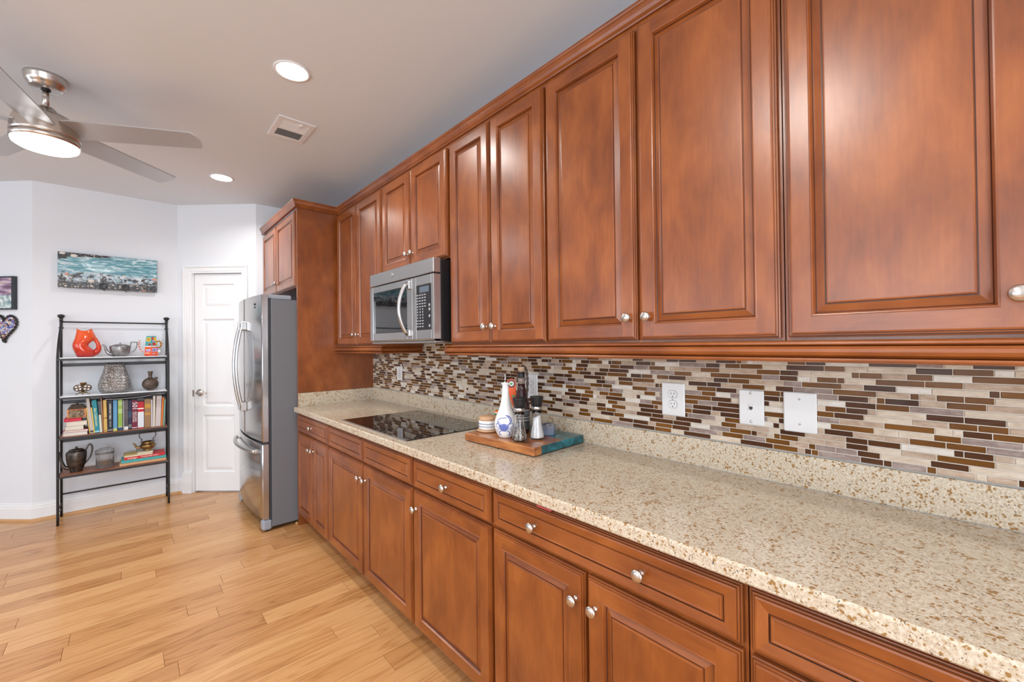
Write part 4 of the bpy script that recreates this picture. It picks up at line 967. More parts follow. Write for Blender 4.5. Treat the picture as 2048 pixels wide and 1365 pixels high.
book_v(-.0330, -.0080, .252, (0.07, 0.065, 0.07), 'charcoal book with white foot label', bands=[(.0, .11, (.70, .70, .68)), (.68, .94, (.11, .10, .11)), (.35, .62, (.10, .09, .10))])
book_v(-.0065, .0145, .246, (0.008, 0.010, 0.045), 'navy black book left of the maroon cocktail book', bands=[(.05, .17, (.16, .18, .18)), (.40, .62, (.02, .06, .12))])
book_v(.0155, .0500, .244, (0.155, 0.006, 0.040), 'maroon book titled 501 Must-Drink Cocktails', texts=[('501', .046, .80, Wt, .001), ('MUST-DRINK', .0148, .42, Wt, .0075), ('COCKTAILS', .0165, .42, Wt, -.0065)], bands=[(.03, .05, Wt)])
book_v(.0525, .0930, .228, (0.48, 0.008, 0.020), 'red book with a tall white spine panel', bands=[(.03, .62, (.66, .72, .78)), (.72, .76, Wt)])
book_v(.0965, .1380, .246, (0.30, 0.17, 0.085), 'thick tan book with gold marks on its spine', bands=[(.68, .84, (.50, .27, .04)), (.44, .52, (.50, .27, .04))])
book_v(.1395, .1500, .240, (0.55, 0.55, 0.62), 'thin pale lilac book right of the tan one')
book_v(.1510, .1660, .272, (0.66, 0.60, 0.50), 'tall cream book right of the pale lilac one', R(.8))
book_v(.1675, .2030, .268, (0.55, 0.50, 0.49), 'tall thick greyish white book left of the orange one', R(2.0), bands=[(.62, .90, (.48, .43, .42))])
book_v(.2045, .2165, .252, (0.68, 0.18, 0.02), 'narrow orange book near the right post', R(2.6))
book_v(.2185, .2285, .232, (0.20, 0.38, 0.34), 'pale green book at the right end of the row', R(2.8))
# magazines lying on the upright books
mb = MB(); Pm = []
for k in range(15):
    x = -.150 + .292 * k / 14; Pm.append((x, .9485 + .006 * abs((k - 5) / 7.0) ** 1.6 + (.006 * ((k - 9) / 5.0) ** 2 if k > 9 else 0)))
def sheet(mb, pts, th, y0, y1, mm):
    n = len(pts); vs = []
    for x, z in pts: vs += [(x, y0, z), (x, y1, z), (x, y1, z + th), (x, y0, z + th)]
    fs = [(0, 1, 2, 3), tuple((n - 1) * 4 + j for j in (3, 2, 1, 0))]
    for i in range(n - 1):
        for j in range(4): fs.append((i * 4 + j, i * 4 + (j + 1) % 4, (i + 1) * 4 + (j + 1) % 4, (i + 1) * 4 + j))
    mb.add(vs, fs, mm)
M['mag_a'] = mat('magazine_pages', (0.52, 0.48, 0.52), .5); M['mag_b'] = mat('magazine_cover', (0.10, 0.10, 0.085), .35)
sheet(mb, Pm, .004, 4.842, 4.985, 'mag_a'); solo('magazine', mb, (0, 4.91, .948), 'thin curling magazine lying on top of the upright books', 'magazine', None)
mb = MB(); sheet(mb, [(-.130 + .24 * k / 9, .9715 + .0012 * math.sin(k * .7)) for k in range(10)], .0035, 4.850, 4.98, 'mag_b'); solo('magazine', mb, (0, 4.91, .955), 'dark topmost magazine above the upright books', 'magazine', None)
def book_h(x0, x1, z0, z1, c, label, group, yf=4.825, dep=.16, pages_front=False, text=None):
    t_ = thing('book', ((x0 + x1) / 2, yf + dep / 2, z0), label, 'book', group); k = cm(c); b = min(.0018, (z1 - z0) * .2)
    mb = MB(); mb.box(x0, x1, yf, yf + dep, z0, z0 + b, k); mb.box(x0, x1, yf, yf + dep, z1 - b, z1, k)
    if not pages_front: mb.box(x0, x1, yf, yf + .003, z0, z1, k, .001)
    else: mb.box(x0, x0 + .002, yf, yf + dep, z0, z1, k)
    mb.build('cover', t_)
    mb = MB(); mb.box(x0 + .003, x1 - .002, yf + .002, yf + dep - .003, z0 + b, z1 - b, 'paper'); mb.build('pages', t_)
    if text:
        for s, size, x, cc in text: text_part('title', s, size, fmat((x, yf - .0004, (z0 + z1) / 2), (1, 0, 0), (0, 0, 1)), cm(cc), t_)
    return t_
G2 = 'books lying in a pile at the left of the third shelf'
s = SZ[2] + .0005
book_h(-.388, -.250, s, s + .026, (0.62, 0.60, 0.62), 'white book at the bottom of the pile on the third shelf', G2, 4.822, pages_front=True)
book_h(-.388, -.246, s + .0265, s + .042, (0.42, 0.05, 0.10), 'pink-red book second from the bottom of the pile', G2, 4.826, pages_front=True)
book_h(-.378, -.272, s + .0425, s + .076, (0.52, 0.50, 0.44), 'thick cream-paged book in the middle of the pile', G2, 4.828, pages_front=True)
book_h(-.372, -.252, s + .0765, s + .110, (0.56, 0.55, 0.46), 'wider cream-paged book second from the top of the pile', G2, 4.830, pages_front=True)
book_h(-.383, -.285, s + .1105, s + .134, (0.58, 0.02, 0.06), 'bright red book on top of the pile under the box', G2, 4.832)
t_ = thing('trinket_box', (-.312, 4.90, s + .1345), 'brown patterned box with copper edges and dark lid on the book pile', 'box')
m = M['box_pattern'] = mat('box_pattern', rough=.4, metal=.3); t = NT(m); t.base(t.ramp(t.noise(t.coords((1, 1, 1), False), 70, 4, .7), [(0.4, (0.05, 0.035, 0.02)), (0.5, (0.17, 0.11, 0.055)), (0.62, (0.28, 0.20, 0.13))]))
M['copper'] = mat('copper_edge', (0.40, 0.14, 0.05), .35, .7)
zb = s + .1345; mb = MB(); mb.box(-.364, -.262, 4.852, 4.950, zb + .006, zb + .068, 'box_pattern', .002); mb.build('body', t_)
mb = MB(); mb.box(-.366, -.260, 4.850, 4.952, zb, zb + .007, 'copper', .002); mb.box(-.366, -.260, 4.850, 4.952, zb + .064, zb + .072, 'copper', .002)
for x in (-.366, -.268): mb.box(x, x + .008, 4.850, 4.856, zb + .006, zb + .066, 'copper')
mb.build('edging', t_)
mb = MB(); mb.add([(-.366, 4.850, zb + .0725), (-.260, 4.850, zb + .0725), (-.260, 4.952, zb + .0725), (-.366, 4.952, zb + .0725), (-.345, 4.87, zb + .105), (-.281, 4.87, zb + .105), (-.281, 4.932, zb + .105), (-.345, 4.932, zb + .105)], [(3, 2, 1, 0), (4, 5, 6, 7), (0, 1, 5, 4), (1, 2, 6, 5), (2, 3, 7, 6), (3, 0, 4, 7)], 'bronze')
mb.lathe([(.012, .105), (.008, .110), (.010, .118), (.0, .122)], 'bronze', (-.313, 4.90, zb), 'z', 14); mb.build('lid', t_)

# ---- bottom shelf
z0 = SZ[3]; xc = -.318; yt = 4.895
t_ = thing('teapot', (xc, yt, z0), 'tall tarnished dark pewter teapot at the left of the bottom shelf', 'teapot')
mb = MB(); loft(mb, [(z0 + .0003, xc - .036, xc + .036), (z0 + .006, xc - .038, xc + .038), (z0 + .012, xc - .037, xc + .037), (z0 + .035, xc - .046, xc + .046), (z0 + .070, xc - .055, xc + .055), (z0 + .11, xc - .060, xc + .060), (z0 + .145, xc - .062, xc + .062), (z0 + .160, xc - .058, xc + .058), (z0 + .168, xc - .048, xc + .048)], yt, 'dark_pewter', .85, 32); mb.build('body', t_)
mb = MB(); loft(mb, [(z0 + .168, xc - .045, xc + .045), (z0 + .176, xc - .043, xc + .043), (z0 + .181, xc - .030, xc + .030), (z0 + .184, xc - .008, xc + .008), (z0 + .190, xc - .007, xc + .007), (z0 + .196, xc - .010, xc + .010), (z0 + .200, xc - .004, xc + .004)], yt, 'dark_pewter', .85, 24); mb.build('lid', t_)
mb = MB(); ctube(mb, [(xc - .040, yt, z0 + .030), (xc - .066, yt - .002, z0 + .045), (xc - .080, yt - .004, z0 + .085), (xc - .088, yt - .005, z0 + .130), (xc - .096, yt - .006, z0 + .172)], [.016, .014, .0105, .0075, .0055], 'dark_pewter', 12); mb.build('spout', t_)
mb = MB(); ctube(mb, [(xc + .052, yt, z0 + .155), (xc + .066, yt, z0 + .195), (xc + .078, yt, z0 + .208), (xc + .090, yt, z0 + .188), (xc + .090, yt, z0 + .150), (xc + .078, yt, z0 + .100), (xc + .048, yt, z0 + .052)], [.005, .006, .006, .006, .0055, .005, .0045], 'dark_pewter', 8); mb.build('handle', t_)
t_ = thing('glass_jar', (-.152, 4.90, z0), 'cut-glass lidded jar holding brown potpourri', 'jar')
m = M['cut_glass'] = mat('cut_glass', (0.95, 0.96, 0.97), .05, trans=.92, ior=1.45); t = NT(m)
wv = t.n('ShaderNodeTexWave'); wv.inputs['Scale'].default_value = 26; wv.inputs['Distortion'].default_value = 6; t.l(t.coords((1, 1, 1), False), wv.inputs['Vector']); t.bump(wv.outputs['Fac'], .7, .004)
m = M['potpourri'] = mat('potpourri', rough=.7); t = NT(m); t.base(t.ramp(t.noise(t.coords((1, 1, 1), False), 110, 3, .7), [(0.35, (0.10, 0.035, 0.01)), (0.5, (0.36, 0.15, 0.03)), (0.65, (0.55, 0.28, 0.06))]))
mb = MB(); mb.lathe([(0, 0.0003), (.052, .0003), (.056, .006), (.057, .10), (.060, .122), (.0605, .128), (.057, .128), (.0535, .10), (.0525, .010), (0, .008)], 'cut_glass', (-.152, 4.90, z0), 'z', 40); mb.build('body', t_)
mb = MB(); mb.lathe([(.054, .1285), (.0605, .130), (.061, .142), (.055, .150), (.030, .160), (.010, .163), (.007, .168), (.015, .178), (.015, .186), (.008, .192), (0, .193)], 'cut_glass', (-.152, 4.90, z0), 'z', 40); mb.build('lid', t_)
mb = MB(); rnd = random.Random(3)
for k in range(150):
    a, q = rnd.uniform(0, 6.28), .048 * math.sqrt(rnd.random()); c_ = Vector((-.152 + q * math.cos(a), 4.90 + q * math.sin(a), z0 + rnd.uniform(.014, .044))); r_ = rnd.uniform(.004, .0075)
    mb.lathe([(0, -r_), (r_ * .8, -r_ * .5), (r_, 0), (r_ * .7, r_ * .6), (0, r_)], 'potpourri', c_, 'z', 6)
o = mb.build('potpourri', t_); o['kind'] = 'stuff'
G3 = 'books stacked at the right of the bottom shelf'; s = z0 + .0005
book_h(-.062, .240, s, s + .020, (0.66, 0.36, 0.18), 'peach orange book at the bottom of the stack on the lowest shelf', G3, 4.818, .19)
book_h(-.052, .240, s + .0205, s + .044, (0.06, 0.38, 0.38), 'turquoise book second from the bottom of the lowest-shelf stack', G3, 4.820, .185)
book_h(-.034, .232, s + .0445, s + .066, (0.60, 0.025, 0.035), 'red book titled indulge in the lowest-shelf stack', G3, 4.822, .18, text=[('indulge', .021, .018, Wt), ('VALERIE BERTINELLI', .0132, .131, Wt)])
book_h(-.036, .150, s + .0665, s + .080, (0.62, 0.46, 0.14), 'yellow book near the top of the stack on the lowest shelf', G3, 4.826, .17, pages_front=True)
book_h(.046, .152, s + .0805, s + .091, (0.62, 0.58, 0.42), 'thin cream book topmost, under the brass kettle', G3, 4.834, .15, pages_front=True)
zk = s + .0915; xk, yk = .118, 4.905
t_ = thing('kettle', (xk, yk, zk), 'squat old brass kettle with scrolled upright handle arms', 'kettle')
mb = MB(); loft(mb, [(zk + .0003, xk - .030, xk + .030), (zk + .006, xk - .030, xk + .030), (zk + .009, xk - .022, xk + .022), (zk + .016, xk - .036, xk + .036), (zk + .030, xk - .052, xk + .052), (zk + .040, xk - .056, xk + .056), (zk + .050, xk - .053, xk + .053), (zk + .062, xk - .040, xk + .040), (zk + .066, xk - .036, xk + .036), (zk + .078, xk - .037, xk + .037), (zk + .079, xk - .033, xk + .033), (zk + .066, xk - .030, xk + .030)], yk, 'old_brass', .95, 32); mb.build('body', t_)
mb = MB(); ctube(mb, [(xk - .045, yk, zk + .028), (xk - .066, yk, zk + .030), (xk - .078, yk, zk + .048), (xk - .086, yk, zk + .066), (xk - .100, yk, zk + .070)], [.012, .010, .0075, .006, .0055], 'old_brass', 12); mb.build('spout', t_)
mb = MB()
for sg in (-1, 1): ctube(mb, [(xk + sg * .036, yk, zk + .062), (xk + sg * .044, yk, zk + .078), (xk + sg * .036, yk, zk + .096), (xk + sg * .048, yk, zk + .112), (xk + sg * .056, yk, zk + .130), (xk + sg * .050, yk, zk + .150), (xk + sg * .030, yk, zk + .160)], [.0035] * 2, 'bronze', 8)
mb.tube([(xk - .032, yk, zk + .160), (xk + .032, yk, zk + .160)], .0048, 'bronze', 10); mb.build('handle', t_)

# ================================================================== things on the walls
m = M['sea_art'] = mat('sea_painting', rough=.30, coat=.15); t = NT(m)
tc = t.n('ShaderNodeTexCoord'); sp = t.n('ShaderNodeSeparateXYZ'); t.l(tc.outputs['Object'], sp.inputs[0]); vo = tc.outputs['Object']
def mp_(scale):
    q = t.n('ShaderNodeMapping'); q.inputs['Scale'].default_value = scale; t.l(vo, q.inputs[0]); return q.outputs[0]
zz_ = t.math('DIVIDE', sp.outputs[2], .295); xx_ = t.math('DIVIDE', sp.outputs[0], .311)
wavy = t.math('SUBTRACT', t.noise(mp_((1, 1, 3)), 7, 4, .6, .8), .5)
zw = t.math('ADD', zz_, t.math('MULTIPLY', wavy, .35))
sea = t.ramp(t.noise(mp_((1, 1, 5)), 9, 5, .6, 1.2), [(0.30, (0.055, 0.17, 0.22)), (0.48, (0.09, 0.29, 0.36)), (0.55, (0.30, 0.50, 0.56)), (0.62, (0.70, 0.76, 0.80)), (0.72, (0.14, 0.33, 0.40))])
vcol = t.vor(mp_((1, 1, 1.3)), 62, out='Color'); vdis = t.vor(mp_((1, 1, 1.3)), 62)
sr = t.n('ShaderNodeSeparateColor'); t.l(vcol, sr.inputs[0])
peb = t.ramp(sr.outputs[0], [(0.0, (0.03, 0.035, 0.045)), (0.25, (0.10, 0.11, 0.13)), (0.45, (0.20, 0.14, 0.09)), (0.60, (0.42, 0.36, 0.30)), (0.75, (0.12, 0.16, 0.19)), (0.9, (0.55, 0.50, 0.47))], 'CONSTANT')
peb = t.mix(t.ramp(vdis, [(0.32, (0, 0, 0)), (0.5, (1, 1, 1))]), peb, (0.02, 0.02, 0.022))
foam = t.ramp(t.noise(mp_((1, 1, 2)), 26, 5, .7, 1.0), [(0.42, (0, 0, 0)), (0.6, (1, 1, 1))])
shore = t.mix(foam, (0.16, 0.30, 0.38), (0.66, 0.70, 0.74))
shore = t.mix(t.ramp(t.noise(mp_((1, 1, 1)), 38, 2), [(0.52, (0, 0, 0)), (0.56, (1, 1, 1))]), shore, peb)
c_ = t.mix(t.ramp(zw, [(0.40, (1, 1, 1)), (0.50, (0, 0, 0))]), sea, shore)
c_ = t.mix(t.ramp(zw, [(0.16, (1, 1, 1)), (0.26, (0, 0, 0))]), c_, peb)
cor = t.math('SUBTRACT', t.math('ADD', zw, t.math('MULTIPLY', xx_, -.16)), .93)
c_ = t.mix(t.ramp(cor, [(0.02, (0, 0, 0)), (0.06, (1, 1, 1))]), c_, peb); t.base(c_)
AX0, AX1, AZ0, AZ1 = -.432, .190, 1.889, 2.183
t_ = thing('seascape_panel', ((AX0 + AX1) / 2, 5.055, AZ0), 'long seascape panel with teal waves, pebbles and shells above the shelves', 'artwork')
mb = MB(); mb.box(AX0, AX1, 5.044, 5.062, AZ0, AZ1, 'sea_art', .002); mb.build('panel', t_)
mb = MB(); mb.box(AX0 + .08, AX1 - .08, 5.062, 5.0895, AZ0 + .09, AZ1 - .06, 'black'); mb.build('hanging_frame', t_)
M['shell'] = mat('shell', (0.72, 0.68, 0.63), .3); M['shell_pink'] = mat('pink_shell', (0.62, 0.30, 0.22), .35)
for (px, py, rx, rz, mm) in ((405, 205, .022, .014, 'shell'), (690, 650, .019, .013, 'shell'), (285, 530, .013, .011, 'shell_pink'), (1850, 630, .016, .013, 'shell_pink'), (700, 745, .011, .006, 'shell'), (270, 740, .009, .008, 'shell'), (1070, 560 + 170, .007, .006, 'shell'), (1270, 575, .013, .010, 'shell'), (1640, 825, .014, .005, 'shell_pink'), (215, 160, .020, .010, 'shell')):
    top_ = 130 + (px - 140) * .095; bot_ = 760 + (px - 140) * .058; fz = (bot_ - py) / (bot_ - top_); x = AX0 + (px - 140) / 1760 * (AX1 - AX0); z = AZ0 + fz * (AZ1 - AZ0)
    mb = MB(); mb.lathe([(1, 0), (.92, .35), (.7, .7), (.35, .93), (0, 1)], mm, (0, 0, 0), '-y', 20); 
    for i in range(len(mb.v)): v_ = mb.v[i]; mb.v[i] = Vector((x + v_.x * rx, 5.0441 + v_.y * .006, z + v_.z * rz))
    mb.build('shell', t_)
for (hx, hz) in ((-.161, 1.920), (-.020, 1.917)):
    t2 = thing('scroll_hook', (hx, 5.05, hz - .02), 'black iron scroll hook under the seascape, ' + ('left of the pair' if hx < -.1 else 'right of the pair'), 'hook', 'iron scroll hooks holding the seascape')
    mb = MB(); P = []
    for k in range(40):
        a = k / 39 * 2 * math.pi * 1.45; r_ = .0275 - .017 * k / 39; P.append((hx + r_ * math.cos(math.pi * 1.35 - a), 5.036, hz + r_ * 1.1 * math.sin(math.pi * 1.35 - a)))
    mb.tube(P, .0030, 'black_iron', 8); mb.tube([P[0], (hx + .002, 5.045, AZ0 - .0045), (hx + .002, 5.09, AZ0 - .0045)], .0030, 'black_iron', 8); mb.build('scroll', t2)
# angled wall: frame and heart
AD = Vector((-1, 1)).normalized(); AN = Vector((-1, -1)).normalized()
def A3(s_, out, z): p = C1 + AD * s_ + AN * out; return Vector((p.x, p.y, z))
def abox(mb, s0, s1, o0, o1, z0, z1, mm):
    vs = [A3(a, b, c_) for a in (s0, s1) for b in (o0, o1) for c_ in (z0, z1)]
    mb.add(vs, [(0, 1, 3, 2), (4, 6, 7, 5), (0, 4, 5, 1), (2, 3, 7, 6), (0, 2, 6, 4), (1, 5, 7, 3)], mm)
t_ = thing('framed_picture', tuple(A3(.32, .01, 1.70)), 'black-framed purple and orange picture at the left edge', 'picture')
s0, s1, q0, q1, fw_ = .126, .50, 1.700, 1.968, .022
M['frame_grey'] = mat('dark_frame', (0.035, 0.042, 0.048), .35)
mb = MB()
for a in ((s0, s0 + fw_, q0, q1), (s1 - fw_, s1, q0, q1), (s0 + fw_, s1 - fw_, q0, q0 + .010), (s0 + fw_, s1 - fw_, q1 - .010, q1)): abox(mb, a[0], a[1], .001, .024, a[2], a[3], 'frame_grey')
mb.build('frame', t_)
m = M['picture'] = mat('print_with_reflection', rough=.1, coat=.6); t = NT(m)  # print colours with the glass reflection of ceiling and window painted in
tc = t.n('ShaderNodeTexCoord'); sp = t.n('ShaderNodeSeparateXYZ'); t.l(tc.outputs['Object'], sp.inputs[0])
q = t.n('ShaderNodeMapping'); q.inputs['Scale'].default_value = (1, 1, 4); q.inputs['Rotation'].default_value = (0, .25, 0); t.l(tc.outputs['Object'], q.inputs[0])
up_ = t.ramp(t.noise(q.outputs[0], 8, 3, .5, .6), [(0.35, (0.16, 0.09, 0.15)), (0.5, (0.38, 0.28, 0.42)), (0.58, (0.62, 0.50, 0.56)), (0.66, (0.45, 0.20, 0.09))])
lo_ = t.ramp(t.noise(tc.outputs['Object'], 30, 3, .6), [(0.4, (0.20, 0.32, 0.36)), (0.55, (0.55, 0.68, 0.66)), (0.65, (0.80, 0.88, 0.90))])
t.base(t.mix(t.ramp(sp.outputs[2], [(0.112, (1, 1, 1)), (0.122, (0, 0, 0))]), up_, lo_))
mb = MB(); abox(mb, s0 + fw_ - .001, s1 - fw_ + .001, .004, .018, q0 + .009, q1 - .009, 'picture'); mb.build('print', t_)
t_ = thing('mosaic_heart', tuple(A3(.222, .01, 1.432)), 'heart-shaped wall ornament of colourful gems rimmed in black', 'wall ornament')
def heart(k, n=64, sc_=1.0):
    a = 2 * math.pi * k / n; x = 16 * math.sin(a) ** 3; y = 13 * math.cos(a) - 5 * math.cos(2 * a) - 2 * math.cos(3 * a) - math.cos(4 * a)
    return x / 16 * .103 * sc_, 1.547 + (y + 2.5) / 14.5 * .106 * sc_
m = M['gems'] = mat('gem_mosaic', rough=.12, coat=.6); t = NT(m)
gc = t.vor(t.coords((1, 1, 1), False), 75, out='Color'); sr = t.n('ShaderNodeSeparateColor'); t.l(gc, sr.inputs[0])
g1 = t.ramp(sr.outputs[0], [(0, (0.05, 0.04, 0.05)), (0.2, (0.32, 0.16, 0.10)), (0.35, (0.55, 0.42, 0.34)), (0.5, (0.08, 0.12, 0.45)), (0.62, (0.35, 0.50, 0.75)), (0.75, (0.22, 0.08, 0.20)), (0.88, (0.75, 0.68, 0.62))], 'CONSTANT')
t.base(g1); t.bump(t.vor(t.coords((1, 1, 1), False), 75), .8, -.006)
mb = MB(); n = 64; H = [heart(k, n, .93) for k in range(n)]
cxh, czh = 0, 1.545; o = len(mb.v)
for sc_, out in ((1.0, .004), (1.0, .012), (.75, .019), (.4, .022)): mb.v += [A3(.222 + (x - cxh) * sc_, out, czh + (z - czh) * sc_) for x, z in H]
mb.v.append(A3(.222, .023, czh))
for i in range(3):
    for k in range(n): j = (k + 1) % n; mb.f.append((o + i * n + k, o + i * n + j, o + (i + 1) * n + j, o + (i + 1) * n + k)); mb.m.append(mb.mi('gems')); mb.sm.append(False)
for k in range(n): mb.f.append((o + 3 * n + k, o + 3 * n + (k + 1) % n, o + 4 * n)); mb.m.append(mb.mi('gems')); mb.sm.append(False)
mb.build('gem_surface', t_)
rnd = random.Random(5); gcols = [(0.04, 0.06, 0.50), (0.35, 0.50, 0.80), (0.60, 0.45, 0.20), (0.45, 0.20, 0.12), (0.65, 0.55, 0.45), (0.25, 0.10, 0.25), (0.75, 0.72, 0.70)]
for i, gc_ in enumerate(gcols): M['gem%d' % i] = mat('gem', gc_, .08, coat=.5)
for k in range(46):
    a = rnd.uniform(0, 1) * n; q_ = math.sqrt(rnd.random()) * .82; x, z = heart(a, n, .93); x *= q_; z = czh + (z - czh) * q_; r_ = rnd.uniform(.005, .0095)
    gi = rnd.choice([0, 1]) if (x < -.02 and z > 1.53) else rnd.randrange(7)
    mb = MB(); mb.lathe([(r_, 0), (r_ * .75, .004), (0, .0065)], 'gem%d' % gi, (0, 0, 0), 'z', 9, smooth=False); mt = fmat(A3(.222 + x, .0165 + .004 * (1 - q_), z), (AD.x, AD.y, 0), (0, 0, 1))
    if (mt.to_3x3() @ Vector((0, 0, 1))).dot(Vector((AN.x, AN.y, 0))) < 0: mt = mt @ Matrix.Rotation(math.pi, 4, 'Y')
    xf(mb, 0, mt); mb.build('gem', t_)
mb = MB(); P = []
for k in range(192):
    x, z = heart(k / 3, n, 1.0); a = k * 1.15; P.append(A3(.222 + x + .0035 * math.cos(a), .012 + .004 * math.sin(a), z + .0035 * math.sin(a * .9)))
mb.tube(P, [.0065 + .002 * math.sin(k * 2.3) for k in range(192)], 'black_iron', 8, closed=True); mb.build('twisted_rim', t_)

# ================================================================== things on the counter
ZT = .9145
m = M['board'] = mat('board_wood_resin', rough=.28, coat=.4); t = NT(m)
tc = t.n('ShaderNodeTexCoord'); sp = t.n('ShaderNodeSeparateXYZ'); t.l(tc.outputs['Object'], sp.inputs[0])
q = t.n('ShaderNodeMapping'); q.inputs['Scale'].default_value = (1, .12, 1); t.l(tc.outputs['Object'], q.inputs[0])
wd = t.ramp(t.noise(q.outputs[0], 34, 4, .6, .4), [(0.32, (0.17, 0.045, 0.012)), (0.5, (0.36, 0.125, 0.035)), (0.68, (0.52, 0.22, 0.07))])
rs = t.ramp(t.noise(tc.outputs['Object'], 16, 4, .6, 1.0), [(0.38, (0.002, 0.05, 0.07)), (0.52, (0.004, 0.12, 0.15)), (0.64, (0.02, 0.24, 0.30))])
msk = t.math('ADD', t.math('SUBTRACT', t.math('MULTIPLY', sp.outputs[0], 1.0), t.math('MULTIPLY', sp.outputs[1], .12)), t.math('MULTIPLY', t.math('SUBTRACT', t.noise(tc.outputs['Object'], 9, 2), .5), .06))
top_m = t.ramp(msk, [(0.055, (0, 0, 0)), (0.068, (1, 1, 1))])
end_m = t.math('MULTIPLY', t.math('LESS_THAN', sp.outputs[1], -.2195), t.math('GREATER_THAN', t.math('ADD', sp.outputs[0], t.math('MULTIPLY', t.math('SUBTRACT', t.noise(tc.outputs['Object'], 20, 3), .5), .12)), -.125))
t.base(t.mix(t.math('MAXIMUM', top_m, end_m), wd, rs))
mb = MB(); mb.box(-.170, .172, -.222, .222, .004, .0385, 'board', .0025)
for x in (-.14, .14):
    for y in (-.19, .19): mb.lathe([(.012, 0), (.012, .004)], 'black', (x, y, 0), 'z', 14)
o = mb.build('cutting_board'); o.location = (1.365, 1.419, ZT - .0003); o.rotation_euler.z = R(2.5); tag(o, 'thick wooden board with a teal-blue end, standing on the counter', 'cutting board')
ZB = ZT + .0386
# oil cruet with crab
cx, cy = 1.268, 1.430
t_ = thing('oil_cruet', (cx, cy, ZB), 'white ceramic oil bottle painted with a blue crab', 'bottle')
CPR = [(0, .0003), (.030, .0003), (.034, .004), (.043, .020), (.050, .040), (.0525, .058), (.0505, .076), (.044, .096), (.035, .116), (.027, .138), (.0205, .165), (.0165, .195), (.0150, .222), (.0148, .236), (.0175, .239), (.0190, .243), (.0175, .247), (.0135, .248), (0, .248)]
mb = MB(); mb.lathe(CPR, 'ceramic_white', (cx, cy, ZB), 'z', 48); mb.build('body', t_)
mb = MB(); mb.lathe([(.0070, .248), (.0065, .250), (.0035, .252), (.0030, .284), (.0026, .286), (0, .286)], 'chrome', (cx, cy, ZB), 'z', 14); mb.build('pourer', t_)
M['crab'] = mat('blue_glaze', (0.13, 0.17, 0.44), .2)
def cr(h):
    for (r0_, h0), (r1_, h1) in zip(CPR[1:], CPR[2:]):
        if h0 <= h <= h1: return r0_ + (r1_ - r0_) * (h - h0) / max(h1 - h0, 1e-6)
    return .03
a0 = math.atan2(-cy, -cx) + R(-11)
def sp_(px, py, off=.0005):
    s_ = px * .000250; h = .052 - py * .000250; r_ = cr(h) ; a = a0 + s_ / max(r_, .02); return Vector((cx + (r_ + off) * math.cos(a), cy + (r_ + off) * math.sin(a), ZB + h))
mb = MB(); body = [(-100, -60), (-60, -48), (0, -66), (60, -50), (108, -66), (84, 20), (42, 74), (-34, 74), (-78, 20)]
vs = [sp_(0, 0, .0012)]; N_ = 0
ring = []
for i in range(len(body)):
    a, b = body[i], body[(i + 1) % len(body)]
    for k in range(4): ring.append((a[0] + (b[0] - a[0]) * k / 4, a[1] + (b[1] - a[1]) * k / 4))
nr = len(ring); vs += [sp_(x * .5, y * .5, .0011) for x, y in ring] + [sp_(x, y, .0008) for x, y in ring]
mb.add(vs, [(0, 1 + i, 1 + (i + 1) % nr) for i in range(nr)] + [(1 + i, 1 + nr + i, 1 + nr + (i + 1) % nr, 1 + (i + 1) % nr) for i in range(nr)], 'crab', True)
for pts, th in (([(-95, -60), (-128, -85), (-112, -122), (-60, -156), (0, -162), (50, -166)], 7), ([(-120, -80), (-100, -95), (-60, -62)], 6), ([(100, -60), (142, -108), (124, -160), (82, -192), (30, -206)], 11), ([(120, -100), (100, -150), (60, -190)], 8),
                ([(-80, -50), (-150, -62), (-152, -10), (-92, 18)], 6), ([(-70, 30), (-140, 48), (-118, 96)], 5), ([(-50, 60), (-92, 90), (-86, 142), (-50, 138)], 8), ([(90, -50), (168, -70), (180, -20), (110, 20)], 6), ([(70, 30), (150, 40), (130, 80)], 5), ([(60, 60), (102, 92), (106, 142), (62, 142)], 8)):
    P = []
    for i in range(len(pts) - 1):
        for k in range(4): P.append(sp_(pts[i][0] + (pts[i + 1][0] - pts[i][0]) * k / 4, pts[i][1] + (pts[i + 1][1] - pts[i][1]) * k / 4, .0001))
    P.append(sp_(*pts[-1], .0001)); mb.tube(P, th * .00025, 'crab', 6, sq=1.0)
mb.build('crab_painting', t_)
